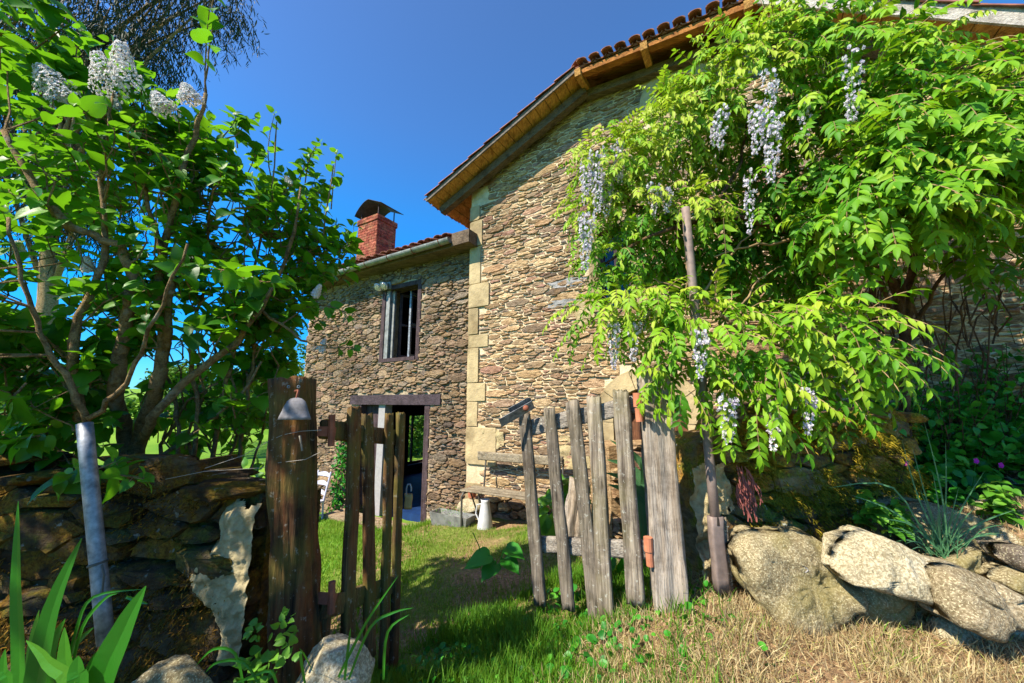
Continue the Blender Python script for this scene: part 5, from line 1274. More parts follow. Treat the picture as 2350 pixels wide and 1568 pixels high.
LE = [((110, 330, 2.25), (.85, .55, .72), 70), ((330, 430, 2.2), (.70, .55, .60), 80), ((550, 530, 2.45), (.55, .5, .60), 60), ((655, 580, 2.6), (.40, .42, .58), 46), ((120, 690, 2.1), (.62, .42, .42), 36),
      ((450, 700, 2.3), (.62, .45, .34), 42), ((650, 730, 2.55), (.34, .35, .36), 30), ((10, 90, 2.0), (.45, .45, .40), 26), ((240, 880, 2.35), (.8, .35, .22), 12), ((70, 900, 2.0), (.4, .3, .3), 16),
      ((560, 900, 2.6), (.45, .3, .30), 26), ((700, 440, 2.65), (.22, .22, .30), 14), ((330, 240, 2.2), (.40, .3, .26), 22), ((480, 330, 2.3), (.30, .3, .35), 22), ((770, 560, 2.6), (.16, .2, .28), 12), ((520, 990, 2.8), (.45, .25, .22), 13), ((390, 960, 2.7), (.35, .25, .25), 8), ((110, 980, 2.15), (.40, .25, .18), 22), ((60, 820, 2.05), (.35, .25, .25), 18), ((600, 830, 2.7), (.22, .2, .22), 14)]
LEW = [(Vector((-2.6, 1.3, 1.9)), (.40, .35, .35), 16), (Vector((-3.1, 1.7, 1.9)), (.6, .5, .6), 34)]
ctr0 = at(330, 760, 2.4)
lc = LC(); tw = MB()
def shoot(base, tip, n_pair, size, lc, tw, rnd, r=.004):
    """a shoot with opposite pairs of leaves"""
    d = (tip - base); L = d.length; d.normalize(); bend = rv(rnd, .03)
    pts = [base.lerp(tip, f) + bend * math.sin(math.pi * f) + ZA * (.05 * L * math.sin(math.pi * f)) for f in (0, .25, .5, .75, 1)]
    tw.tube(pts, [r, r * .9, r * .75, r * .6, r * .35], 5, cap=False)
    side = d.orthogonal().normalized(); side.rotate(Matrix.Rotation(rnd.uniform(0, 6.28), 3, d))
    for k in range(n_pair):
        f = .30 + .70 * (k / max(1, n_pair - 1)); p = base.lerp(tip, f) + bend * math.sin(math.pi * f) + ZA * (.05 * L * math.sin(math.pi * f))
        side.rotate(Matrix.Rotation(R(90) + rnd.uniform(-.3, .3), 3, d)); s = size * (1.0 - .45 * max(0, f - .6) / .4) * rnd.uniform(.55, 1.28)
        for sg in (-1, 1):
            yd = (side * sg * rnd.uniform(.6, 1.1) + d * rnd.uniform(.2, .7) + ZA * rnd.uniform(-.75, .15)).normalized()
            pp = p + yd * .022; nr = ZA * .9 + d * .35 + rv(rnd, .45)
            tw.tube([p, pp], .0016, 3, cap=False)
            lc.add(pp, yd, nr, s, rnd.random())
    lc.add(tip, (d + rv(rnd, .2)), side, size * .55, rnd.random())
for (c, rad, cnt) in LE + LEW:
    c3 = c if isinstance(c, Vector) else at(*c)
    for _ in range(cnt):
        v = in_ball(rnd, .25); tip = c3 + Vector((v.x * rad[0], v.y * rad[1], v.z * rad[2]))
        d = ((tip - ctr0).normalized() * .7 + ZA * .55 + v * .35 + rv(rnd, .25)).normalized()
        L = rnd.uniform(.14, .30); base = tip - d * L
        shoot(base, tip, rnd.choice((3, 4, 4, 5)), rnd.uniform(.080, .112), lc, tw, rnd)
        if rnd.random() < .55:
            q, i_, dd = kd.find(base - ZA * .12)
            if dd < .45: tw.tube([q, q.lerp(base, .5) - ZA * .03 + rv(rnd, .02), base], [.006, .005, .004], 5, cap=False)
# long upright shoots standing clear of the crown, and low sprays near the wall
for (b, t_, n_, s) in [((470, 240, 2.2), (492, -50, 2.05), 6, .125), ((625, 420, 2.6), (630, 262, 2.6), 5, .085), ((760, 480, 2.75), (772, 352, 2.75), 4, .08), ((545, 340, 2.5), (590, 270, 2.5), 4, .085),
                       ((255, 240, 2.1), (258, 95, 2.1), 3, .085), ((700, 420, 2.6), (735, 330, 2.6), 4, .08), ((20, 60, 1.9), (90, -20, 1.8), 5, .14), ((70, 120, 1.9), (150, 60, 1.9), 4, .11), ((0, 160, 1.8), (30, 40, 1.7), 4, .14),
                       ((200, 1080, 1.75), (265, 1060, 1.65), 3, .115), ((230, 1090, 1.7), (330, 1100, 1.65), 4, .105), ((205, 1060, 1.75), (150, 1090, 1.65), 3, .105), ((60, 880, 1.8), (10, 960, 1.75), 4, .12), ((100, 1000, 1.9), (40, 1010, 1.8), 3, .11),
                       ((480, 620, 2.0), (560, 640, 1.9), 4, .135), ((580, 640, 2.1), (650, 640, 2.05), 3, .13), ((740, 800, 2.6), (815, 800, 2.6), 4, .085), ((720, 700, 2.6), (800, 730, 2.6), 4, .085), ((420, 1010, 2.3), (470, 980, 2.2), 3, .10), ((540, 960, 2.3), (530, 900, 2.2), 3, .11)]:
    shoot(at(*b), at(*t_), n_, s, lc, tw, rnd, .005)
tw.done('twigs', M['bark'], lil)
lc.done('foliage', T_HEART, 'lilac_leaf', lil)
def lilac_panicle(c, tip, rad, name='flower_cluster'):
    f = LC(); d = (tip - c); L = d.length; d.normalize()
    for _ in range(430):
        h = rnd.random() ** .8; a = rnd.uniform(0, 6.28); u = d.orthogonal().normalized(); w = d.cross(u)
        out = (u * math.cos(a) + w * math.sin(a)); r = rad * (1 - h * .75) * rnd.uniform(.65, 1.1)
        p = c + d * (h * L) + out * r; nn = (out + d * .3 + rv(rnd, .3)).normalized(); e = nn.orthogonal().normalized()
        e.rotate(Matrix.Rotation(rnd.uniform(0, 3), 3, nn)); g = nn.cross(e)
        s_ = rnd.uniform(.006, .0095); tn = rnd.random()
        for y in (e, g, -e, -g): f.add(p, y + nn * rnd.uniform(.1, .5), nn + rv(rnd, .2), s_)
    f.done(name, T_ROUND, 'lilac_flower', lil)
for (b, t_, Y, rr) in [((258, 212), (222, 122), 1.88, .095), ((292, 215), (276, 98), 1.88, .095), ((140, 215), (92, 155), 1.85, .10), ((155, 240), (122, 185), 1.85, .085), ((385, 260), (355, 215), 1.95, .075), ((440, 235), (425, 195), 1.98, .07),
                       ((260, 250), (255, 215), 2.05, .045), ((45, 590), (40, 555), 2.0, .035), ((205, 625), (200, 590), 2.1, .035), ((668, 425), (655, 405), 2.55, .03), ((722, 680), (735, 655), 2.45, .03), ((735, 805), (745, 780), 2.5, .028)]:
    lilac_panicle(at(*b, Y), at(*t_, Y - .03), rr)

# ------------------------------------------------------------------ the wisteria
rnd = random.Random(202)
wis = thing('wisteria', (2.6, 2.75, .4), 'big wisteria with fresh green feathered leaves and pale violet hanging flowers over the wall', 'climber')
WST = [([(2078, 1010, 2.95), (2080, 880, 2.9), (2076, 770, 2.85), (2050, 650, 2.8), (1950, 562, 2.7), (1850, 548, 2.62), (1700, 500, 2.5), (1590, 512, 2.40), (1490, 540, 2.45), (1370, 620, 2.5)], .040, .008),
       ([(2076, 770, 2.85), (2092, 640, 2.85), (2085, 540, 2.75), (2060, 380, 2.6), (2000, 200, 2.5), (1900, 60, 2.4)], .030, .006), ([(2076, 770, 2.85), (2030, 670, 2.8), (1992, 580, 2.75), (1960, 440, 2.7)], .016, .006),
       ([(2080, 770, 2.85), (2130, 690, 2.8), (2180, 610, 2.7), (2240, 540, 2.5), (2290, 380, 2.3)], .018, .006), ([(2000, 790, 2.8), (2003, 700, 2.8), (1998, 620, 2.75)], .018, .010), ([(2110, 620, 2.8), (2112, 540, 2.75), (2130, 440, 2.6)], .022, .01),
       ([(2080, 800, 2.85), (2020, 800, 2.8), (1960, 830, 2.7), (1890, 880, 2.6)], .016, .005), ([(2060, 640, 2.8), (2070, 700, 2.82), (2085, 780, 2.85)], .026, .022),
       ([(1590, 512, 2.40), (1640, 470, 2.45), (1700, 380, 2.5), (1720, 250, 2.55)], .020, .006), ([(1590, 520, 2.42), (1520, 500, 2.5), (1450, 470, 2.55), (1400, 400, 2.6)], .014, .004),
       ([(1600, 690, 2.4), (1660, 600, 2.5), (1740, 520, 2.6), (1800, 480, 2.65)], .009, .004), ([(1600, 640, 2.42), (1560, 660, 2.5), (1500, 640, 2.55)], .007, .004), ([(1690, 720, 2.4), (1740, 640, 2.5), (1800, 610, 2.6)], .007, .003),
       ([(1660, 730, 2.35), (1640, 640, 2.45), (1670, 560, 2.55)], .006, .003), ([(1840, 545, 2.6), (1740, 560, 2.5), (1640, 590, 2.45)], .012, .005), ([(1900, 880, 2.6), (1800, 800, 2.45), (1680, 760, 2.4), (1500, 720, 2.45), (1400, 740, 2.5)], .014, .004),
       ([(1700, 760, 2.4), (1580, 660, 2.42), (1575, 560, 2.4)], .010, .006)]
for k, (pts, r0, r1) in enumerate(WST):
    P3 = [at(*p) for p in pts]
    if k == 0: P3.insert(0, Vector((P3[0].x, P3[0].y, .3)))
    Q = []
    for i in range(len(P3) - 1):
        for j in range(4): Q.append(P3[i].lerp(P3[i + 1], j / 4) + rv(rnd, .008))
    Q.append(P3[-1]); n_ = len(Q); mb = MB(); mb.tube(Q, [(r0 + (r1 - r0) * i / (n_ - 1)) * rnd.uniform(.85, 1.15) for i in range(n_)], 8)
    mb.done('trunk' if k == 0 else 'branch', M['bark_dark'] if r0 > .012 else M['twig'], wis, smooth=True)
wl = LC(); wr = MB()
def compound(p, d, L, ls, n_pair, tone, droop, rnd, young=False):
    d = d.normalized(); pts = []; q = Vector(p); dd = Vector(d); S = 7
    for i in range(S + 1):
        pts.append(q.copy()); dd = (dd - ZA * droop * .22).normalized(); q = q + dd * (L / S)
    wr.tube(pts, [.0022] * S + [.0010], 3, cap=False)
    side0 = d.cross(ZA)
    if side0.length < .1: side0 = Vector((1, 0, 0))
    side0.normalize(); roll = rnd.gauss(0, .35)
    for k in range(n_pair):
        f = .18 + .76 * k / (n_pair - 1); i = min(int(f * S), S - 1); u = f * S - i
        c = pts[i].lerp(pts[i + 1], u); ax = (pts[i + 1] - pts[i]).normalized()
        nr = side0.cross(ax).normalized(); sd = side0.copy(); sd.rotate(Matrix.Rotation(roll, 3, ax)); nr.rotate(Matrix.Rotation(roll, 3, ax))
        s = ls * (1.08 - .35 * f) * rnd.uniform(.85, 1.12)
        for sg in (-1, 1):
            if rnd.random() < .04: continue
            spread = .45 if young else .95
            yd = (sd * sg * spread + ax * rnd.uniform(.45, .75) - ZA * (rnd.uniform(.55, 1.0) if young else rnd.uniform(.10, .55)) + rv(rnd, .10)).normalized()
            nn = nr + rv(rnd, .22) + (sd * sg * .8 if young else Vector((0, 0, 0)))
            wl.add(c, yd, nn, s * (.85 if young else 1), min(1, max(0, tone + rnd.gauss(0, .06))))
    ax = (pts[-1] - pts[-2]).normalized(); wl.add(pts[-1], ax + rv(rnd, .1), side0.cross(ax), ls * .85, tone)
WE = [((2060, 345, 2.30), (.85, .50, .50), 190, .092, .40), ((1720, 210, 2.5), (.52, .42, .42), 150, .080, .70), ((2270, 360, 2.10), (.50, .40, .32), 100, .098, .40), ((1420, 390, 2.62), (.32, .25, .28), 84, .066, .76), ((1480, 480, 2.6), (.30, .2, .18), 46, .066, .7), ((1400, 600, 2.62), (.20, .12, .18), 34, .062, .5),
      ((1560, 300, 2.62), (.34, .3, .34), 110, .070, .78), ((2220, 590, 2.55), (.34, .25, .16), 26, .09, .2), ((2000, 500, 2.15), (.36, .32, .16), 54, .098, .50), ((1450, 715, 2.50), (.44, .28, .15), 66, .074, .66), ((1620, 770, 2.38), (.46, .28, .24), 84, .080, .52),
      ((1860, 800, 2.25), (.42, .32, .26), 84, .092, .45), ((1720, 600, 3.0), (.66, .22, .38), 190, .085, .10), ((1600, 470, 2.45), (.16, .12, .14), 20, .07, .75), ((1800, 480, 2.7), (.35, .2, .2), 50, .08, .35), ((1860, 40, 2.3), (.30, .25, .20), 34, .085, .55), ((1960, 160, 2.3), (.5, .35, .3), 60, .085, .5),
      ((1570, 870, 2.28), (.22, .12, .14), 20, .078, .55), ((1730, 920, 2.25), (.30, .15, .14), 26, .086, .55), ((2120, 400, 2.05), (.55, .25, .26), 60, .105, .5), ((1500, 560, 2.75), (.30, .2, .22), 40, .07, .30), ((1330, 480, 2.6), (.10, .1, .26), 14, .062, .7),
      ((2290, 290, 2.15), (.35, .35, .30), 44, .092, .42),
      ((1950, 370, 2.85), (1.05, .22, .50), 130, .095, .12), ((1640, 330, 2.95), (.5, .2, .55), 80, .085, .2), ((1580, 590, 2.95), (.45, .2, .30), 60, .08, .15), ((1430, 500, 2.85), (.25, .15, .40), 36, .07, .3), ((2260, 350, 2.5), (.5, .3, .42), 70, .095, .25)]
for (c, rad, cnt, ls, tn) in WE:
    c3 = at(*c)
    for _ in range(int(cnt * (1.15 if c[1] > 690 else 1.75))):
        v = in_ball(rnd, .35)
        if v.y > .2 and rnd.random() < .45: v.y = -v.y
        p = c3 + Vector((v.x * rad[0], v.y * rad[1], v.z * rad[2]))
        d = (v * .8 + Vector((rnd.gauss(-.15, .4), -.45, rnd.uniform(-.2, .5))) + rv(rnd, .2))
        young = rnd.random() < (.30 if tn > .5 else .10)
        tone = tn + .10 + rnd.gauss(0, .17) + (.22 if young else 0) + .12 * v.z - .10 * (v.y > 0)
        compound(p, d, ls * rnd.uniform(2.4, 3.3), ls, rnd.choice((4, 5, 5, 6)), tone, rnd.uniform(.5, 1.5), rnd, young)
# sprays that stand clear of the mass
for (p, q, L, ls, n_, dr, tn) in [((1330, 740, 2.5), (1250, 775, 2.45), .30, .066, 6, .8, .75), ((1380, 760, 2.5), (1275, 860, 2.45), .28, .062, 6, .6, .75), ((1310, 760, 2.5), (1305, 850, 2.5), .20, .055, 4, .4, .3), ((1310, 520, 2.6), (1285, 590, 2.6), .16, .05, 4, 1, .75),
                                ((1560, 480, 2.3), (1530, 590, 2.25), .24, .07, 4, 1, .8), ((1660, 500, 2.2), (1665, 600, 2.2), .26, .085, 4, .6, .62), ((1990, 640, 2.05), (1950, 700, 2.0), .28, .10, 4, .6, .5), ((1930, 860, 2.1), (2000, 950, 2.05), .34, .085, 6, .5, .6), ((1980, 760, 2.1), (2040, 820, 2.1), .30, .09, 5, .5, .6),
                                ((1620, 880, 2.2), (1600, 980, 2.2), .26, .08, 4, .5, .6), ((1530, 860, 2.2), (1505, 930, 2.2), .22, .085, 3, .6, .6), ((1790, 940, 2.2), (1770, 1010, 2.2), .24, .075, 4, .5, .5), ((1830, 880, 2.1), (1840, 920, 2.1), .26, .105, 4, .5, .6), ((1640, 90, 2.45), (1600, 60, 2.4), .22, .06, 4, .8, .65),
                                ((2060, 120, 2.1), (2130, 70, 2.05), .34, .10, 5, .8, .5), ((2180, 130, 2.05), (2270, 100, 2.0), .36, .10, 5, .6, .5), ((1770, 60, 2.3), (1750, 0, 2.3), .26, .09, 4, .4, .55), ((1900, 30, 2.2), (1960, -40, 2.2), .30, .095, 5, .6, .5), ((1990, 40, 2.15), (2040, -30, 2.1), .30, .10, 4, .5, .5)]:
    compound(at(*p), at(*q) - at(*p), L, ls, n_, tn, dr, rnd, tn > .7)
tb_ = MB()
for _ in range(46):
    b_ = at(rnd.uniform(1960, 2330), rnd.uniform(720, 900), rnd.uniform(2.8, 3.15)); e_ = b_ + Vector((rnd.uniform(-.22, .35), rnd.uniform(-.2, .15), rnd.uniform(.35, .85)))
    tb_.tube([b_, b_.lerp(e_, .35) + rv(rnd, .035), b_.lerp(e_, .7) + rv(rnd, .035), e_], [.007, .006, .0045, .002], 5, cap=False)
tb_.done('twigs', M['bark_dark'], wis)
wr.done('leaf_stalks', M['twig'], wis)
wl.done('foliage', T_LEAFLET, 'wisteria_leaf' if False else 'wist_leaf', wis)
def raceme(px, y0, y1, Y, rad, dens, seed):
    rnd = random.Random(seed); a, b = at(px, y0, Y), at(px + rnd.uniform(-6, 6), y1, Y); L = (a - b).length; f = LC(); st = MB()
    st.tube([a, a.lerp(b, .5) + rv(rnd, .004), b], [.003, .0024, .0012], 5, cap=False)
    d = (b - a).normalized()
    for k in range(int(L * dens)):
        h = rnd.random(); an = rnd.uniform(0, 6.28); out = Vector((math.cos(an), math.sin(an), 0)); r = rad * (1 - .72 * h ** 1.5) * rnd.uniform(.45, 1.15)
        p = a + d * (h * L) + out * r + ZA * r * .25; st.tube([a + d * (h * L - .004), p], .0009, 3, cap=False)
        s = .017 * (1.05 - .45 * h)
        # banner petal standing, keel below
        f.add(p, ZA * .8 + out * .35 + rv(rnd, .25), out + rv(rnd, .25), s * 1.05); f.add(p, out * .9 - ZA * .35 + rv(rnd, .25), ZA * .6 + rv(rnd, .3), s * .95); f.add(p, out * .6 - ZA * .8 + rv(rnd, .25), out.cross(ZA) + rv(rnd, .3), s * .8)
    o = f.done('flower_raceme', T_ROUND, 'wist_flower', wis); st.done('stalk', M['nettle_leaf'], o)
for i, (x, y0, y1, Y, rd_, dn) in enumerate([(1370, 350, 490, 2.42, .062, 520), (1345, 380, 470, 2.45, .045, 420), (1418, 335, 420, 2.45, .045, 420), (1348, 500, 622, 2.42, .055, 520), (1395, 400, 500, 2.5, .045, 380), (1655, 245, 345, 2.25, .048, 300), (1640, 290, 340, 2.3, .03, 260), (1768, 170, 250, 2.1, .045, 260), (1738, 250, 355, 2.1, .05, 420),
                                             (1775, 270, 420, 2.08, .052, 460), (1955, 120, 280, 2.0, .055, 280), (1845, 235, 320, 2.2, .04, 200), (1500, 425, 500, 2.4, .045, 380), (1530, 440, 490, 2.4, .035, 380), (1722, 400, 540, 2.25, .035, 200), (1410, 745, 850, 2.35, .04, 330), (1458, 735, 830, 2.32, .045, 330), (1608, 760, 875, 2.15, .045, 300),
                                             (1668, 910, 1020, 2.15, .048, 330), (1780, 955, 1045, 2.15, .036, 260), (1856, 890, 1000, 2.1, .036, 280), (1478, 720, 760, 2.35, .03, 280)]):
    raceme(x, y0, y1, Y - (.05 if x < 1550 else .12), rd_ * .95, dn * .80, 300 + i)

# ------------------------------------------------------------------ gum tree high on the left, trees and hedge beyond the meadow
rnd = random.Random(77)
def limb_tree(name, base, height, r0, crown, label, cat, leaf_mat, tmpl, n_leaf, leaf_size, hang, seed, group=None, n_limb=14):
    rnd = random.Random(seed); root = thing(name, base, label, cat, group); base = Vector(base); mb = MB(); top = base + ZA * height
    pts = [base - ZA * .3 + (top - base + ZA * .3) * f + Vector((noise.noise(Vector((f * 2, seed, 0))), noise.noise(Vector((f * 2, seed, 3))), 0)) * height * .05 for f in [k / 8 for k in range(9)]]
    mb.tube(pts, [r0 * (1 - .8 * k / 8) for k in range(9)], 8)
    ends = []
    for (c, rad, w) in crown:
        c = Vector(c)
        for _ in range(max(2, int(n_limb * w))):
            s = pts[rnd.randint(3, 8)]; v = in_ball(rnd); e = c + Vector((v.x * rad[0], v.y * rad[1], v.z * rad[2])) * .8
            mid = s.lerp(e, .5) + ZA * (e - s).length * .1; mb.tube([s, mid, e], [r0 * .28, r0 * .16, r0 * .05], 5)
            ends.append((c, rad))
    mb.done('trunk', M['bark'], root, smooth=True)
    lc = LC(); tot = sum(w for _, _, w in crown)
    for (c, rad, w) in crown:
        c = Vector(c); k = int(n_leaf * w / tot); done_ = 0
        while done_ < k:
            v = in_ball(rnd, .3); cl = c + Vector((v.x * rad[0], v.y * rad[1], v.z * rad[2])); m = rnd.randint(8, 16)
            if hang:
                q = cl.copy(); dd = (v + rv(rnd, .5)).normalized(); dd.z = min(dd.z, .2)
                for j in range(m):
                    q = q + dd * leaf_size * .45; dd = (dd - ZA * .18 + rv(rnd, .1)).normalized()
                    lc.add(q, dd * .3 - ZA * rnd.uniform(.5, 1.2) + rv(rnd, .35), rv(rnd), leaf_size * rnd.uniform(.7, 1.2))
            else:
                for j in range(m): lc.add(cl + rv(rnd, leaf_size * 1.1), v + rv(rnd, .8), ZA + rv(rnd, .6), leaf_size * rnd.uniform(.6, 1.2))
            done_ += m
    lc.done('crown', tmpl, leaf_mat, root)
    return root
YG = 12.0
limb_tree('gum_tree', (at(40, 900, YG).x, YG, -1.0), 15.5, .34, [(at(200, 60, YG), (2.7, 1.4, 1.75), 1.0), (at(60, 250, YG), (1.9, 1.3, 2.4), .8), (at(430, -20, YG), (2.2, 1.3, .85), .62), (at(330, 130, YG), (1.3, 1.0, .95), .30), (at(120, 430, YG), (1.6, 1.1, 1.7), .45), (at(-120, 100, YG), (2.2, 1.5, 2.7), .5), (at(230, 480, YG), (.8, .8, 1.1), .15)],
          'tall dark gum tree with fine hanging leaves rising behind the lilac', 'tree', 'euc_leaf', T_SLIM, 34000, .25, True, 5)
limb_tree('garden_tree', (-4.2, -.1, .05), 3.4, .09, [(Vector((-3.2, .45, 3.1)), (.95, .65, .55), 1.0), (Vector((-3.9, .2, 3.3)), (.8, .7, .6), .8)],
          'leafy tree at the left near the camera whose shade falls on the dark mossy wall', 'tree', 'tree_leaf', T_CLUMP, 1150, .085, False, 33)
bgt = [(-40, 830, 34, 3.4, 'round bushy tree at the far left beyond the meadow'), (190, 845, 40, 3.6, 'bushy tree beyond the meadow behind the thick lilac stems'), (420, 840, 44, 4.2, 'leafy tree beyond the meadow to the right of the thick lilac stems'),
       (560, 855, 36, 3.0, 'low leafy tree beyond the meadow, left of the bell post'), (660, 820, 30, 3.3, 'leafy tree beyond the meadow next to the end of the low wing')]
for i, (px, py, Y, h, lab) in enumerate(bgt):
    b = at(px, 925, Y); z = g1(b.x, Y); rr_ = h * .62
    limb_tree('meadow_tree', (b.x, Y, z), h * .9, .16, [(Vector((b.x, Y, z + h * .75)), (rr_ * 1.1, rr_, h * .42), 1), (Vector((b.x + rr_ * .7, Y, z + h * .5)), (rr_ * .8, rr_ * .7, h * .34), .6), (Vector((b.x - rr_ * .7, Y, z + h * .52)), (rr_ * .8, rr_ * .7, h * .36), .6)], lab, 'tree', 'tree_leaf', T_CLUMP, 2200, .34, False, 40 + i, 'trees beyond the meadow', 6)
# a bare leafing poplar close to the wing end, and the greenery seen through the back window
limb_tree('young_tree', (at(700, 900, 13).x, 13, -1.0), 4.6, .05, [(Vector((at(700, 760, 13).x, 13, 2.9)), (.55, .5, 1.5), 1)], 'thin young tree with sparse leaves beside the end of the low wing', 'tree', 'tree_leaf', T_CLUMP, 420, .09, False, 61, None, 10)
wc = FP(-12.5, 12.2, -.9)
limb_tree('garden_bush', wc, 2.6, .06, [(wc + ZA * 1.5, (1.7, 1.7, 1.5), 1), (wc + ZA * .6 + E2 * .8, (1.5, 1.5, .9), .5)], 'sunlit green bush seen through the doorway and the far window of the wing', 'bush', 'tree_leaf', T_CLUMP, 2600, .16, False, 62, None, 10)
hd = MB(); lc = LC(); rnd = random.Random(90)
for k in range(2600):
    px = rnd.uniform(-60, 700); Y = 24 + rnd.uniform(-.6, .6); b = at(px, 925, Y); zz = g1(b.x, Y)
    lc.add((b.x, Y, zz + rnd.random() ** .7 * (1.5 + .4 * math.sin(px * .02))), rv(rnd) + ZA, ZA + rv(rnd, .6), rnd.uniform(.15, .34))
hg = lc.done('hedge', T_CLUMP, 'tree_leaf', None, loc=at(300, 925, 24)); tag(hg, 'long clipped hedge along the far side of the meadow', 'hedge')

# ------------------------------------------------------------------ low plants
def mound(lc, c, rad, n, size, rnd, tone=None, cz=None, flat=.6):
    for _ in range(n):
        a, r_ = rnd.uniform(0, 6.28), math.sqrt(rnd.random()); x, y = c[0] + rad[0] * r_ * math.cos(a), c[1] + rad[1] * r_ * math.sin(a)
        h = rad[2] * math.sqrt(max(0, 1 - r_ * r_)) * rnd.uniform(.35, 1.0); z = (g1(x, y) if cz is None else cz) + h
        out = Vector((math.cos(a) * r_, math.sin(a) * r_, 0)); lc.add((x, y, z), out + rv(rnd, .5) + Vector((0, -.25, rnd.uniform(-.3, .2))), ZA * flat + out * .5 + Vector((0, -.45, 0)) + rv(rnd, .3), size * rnd.uniform(.6, 1.25), rnd.random())
rnd = random.Random(55); lc = LC()
for (c, rad, n, s) in [((3.1, 3.05), (.55, .40, .42), 420, .060), ((3.9, 3.0), (.65, .5, .5), 420, .062), ((2.75, 2.98), (.30, .25, .36), 170, .055), ((4.7, 2.9), (.6, .6, .6), 260, .065), ((3.4, 3.45), (.9, .4, .85), 460, .055), ((4.3, 3.2), (.7, .4, 1.1), 380, .055)]:
    mound(lc, c, rad, n, s, rnd)
gc = lc.done('ground_cover', T_ROUND, 'cover_leaf', None, loc=(3.4, 3.0, .5)); tag(gc, 'dark green leafy ground cover in the shade below the wisteria', 'ground cover', kind='stuff')
# shrub on the bank with small leaves
sh_ = thing('bank_shrub', (4.3, 3.35, .6), 'dark small leaved shrub on the shaded bank right of the mossy wall', 'shrub')
lc = LC(); tw = MB()
for _ in range(280):
    b = Vector((rnd.uniform(2.9, 4.9), rnd.uniform(3.05, 3.45), .70)); t_ = b + Vector((rnd.uniform(-.3, .3), rnd.uniform(-.35, .1), rnd.uniform(.3, 1.2) * (.65 + .30 * (b.x - 2.9))))
    tw.tube([b, b.lerp(t_, .5) + rv(rnd, .04), t_], [.006, .004, .002], 4, cap=False)
    for k in range(14):
        p = b.lerp(t_, rnd.uniform(.25, 1)) + rv(rnd, .04); lc.add(p, rv(rnd) + ZA * .2, ZA + rv(rnd, .6) + Vector((0, -.4, 0)), rnd.uniform(.035, .065), rnd.random())
tw.done('stems', M['bark_dark'], sh_); lc.done('foliage', T_HEART, 'cover_leaf', sh_)
# cranesbill flowers
for i, (px, py, lab) in enumerate([(2079, 1064, 'magenta cranesbill flower nearest the mossy wall'), (2240, 1058, 'magenta cranesbill flower in the middle of the three'), (2297, 1068, 'magenta cranesbill flower nearest the nettles')]):
    p = at(px, py, 2.72); fl = thing('cranesbill', p, lab, 'flower', 'cranesbill flowers'); lc = LC()
    for k in range(5):
        a = k * 1.2566; y = Vector((math.cos(a), 0, math.sin(a))); lc.add(p + y * .002, y + Vector((0, -.15, 0)), (0, -1, .2), .019)
    lc.done('petals', T_ROUND, 'pink', fl); s_ = MB(); s_.tube([p + Vector((0, .004, 0)), p + Vector((.01, .03, -.08)), p + Vector((.0, .06, -.22))], .002, 4); s_.done('stalk', M['cover_leaf'], fl)
# nettles
def nettle(px, py, Y, h, n_st, lab, seed):
    rnd = random.Random(seed); b = at(px, py, Y); b.z = min(b.z, g1(b.x, b.y) + .25); root = thing('nettle', b, lab, 'plant', 'nettles on the bank'); lc = LC(); st = MB()
    for _ in range(n_st):
        p0 = b + Vector((rnd.uniform(-.10, .10), rnd.uniform(-.08, .08), -.03)); p1 = p0 + Vector((rnd.uniform(-.08, .08), rnd.uniform(-.10, .04), h * rnd.uniform(.6, 1.1))); st.tube([p0, p0.lerp(p1, .5) + rv(rnd, .01), p1], [.003, .0025, .0015], 5)
        side = Vector((1, 0, 0))
        for k in range(5):
            f = .3 + .7 * k / 4; side.rotate(Matrix.Rotation(R(90) + rnd.uniform(-.3, .3), 3, 'Z'))
            for sg in (-1, 1): lc.add(p0.lerp(p1, f) + side * sg * .006, side * sg + ZA * rnd.uniform(-.5, .1) + rv(rnd, .15), ZA + Vector((0, -.5, 0)) + rv(rnd, .3), (.075 - .03 * f) * rnd.uniform(.8, 1.2), rnd.random())
    st.done('stems', M['nettle_leaf'], root); lc.done('foliage', T_HEART, 'nettle_leaf', root)
nettle(2300, 1190, 2.45, .22, 8, 'sunlit nettle clump at the picture edge above the flat stones', 1)
nettle(2060, 1215, 2.35, .16, 5, 'nettle clump between the largest stone and the pale slab, against the mossy wall', 2)
nettle(2150, 1180, 2.75, .18, 6, 'pale nettle clump on the bank behind the rounded boulder', 3)
nettle(2000, 1180, 2.48, .16, 4, 'small bright leafed nettle growing out of the mossy wall', 4)
nettle(1965, 1255, 2.30, .12, 4, 'low nettle in the notch beside the largest field stone', 5)
# grass tussock with long arching blades
def ribbon(mb, pts, w, fold=.25, tip=.04, mi=0, nrm=None):
    pts = [Vector(p) for p in pts]; Q = []
    for i in range(len(pts) - 1):
        for j in range(4):
            f = j / 4; p0, p1, p2, p3 = pts[max(i - 1, 0)], pts[i], pts[i + 1], pts[min(i + 2, len(pts) - 1)]
            Q.append(.5 * ((2 * p1) + (p2 - p0) * f + (2 * p0 - 5 * p1 + 4 * p2 - p3) * f * f + (3 * p1 - p0 - 3 * p2 + p3) * f ** 3))
    Q.append(pts[-1]); n = len(Q); vs = []
    for i, q in enumerate(Q):
        d = (Q[min(i + 1, n - 1)] - Q[max(i - 1, 0)]).normalized(); view = nrm or Vector((0, -1, .15)); s = d.cross(view)
        s = s.normalized() if s.length > 1e-3 else Vector((1, 0, 0)); u = s.cross(d).normalized(); f = i / (n - 1)
        k = w * .5 * min(1, .75 + f) * (1 if f < .45 else max(tip, 1 - ((f - .45) / .55) ** 1.7))
        vs += [q - s * k + u * fold * k, q, q + s * k + u * fold * k]
    mb.add(vs, [(3 * i + j, 3 * i + j + 1, 3 * i + j + 4, 3 * i + j + 3) for i in range(n - 1) for j in (0, 1)], mi)
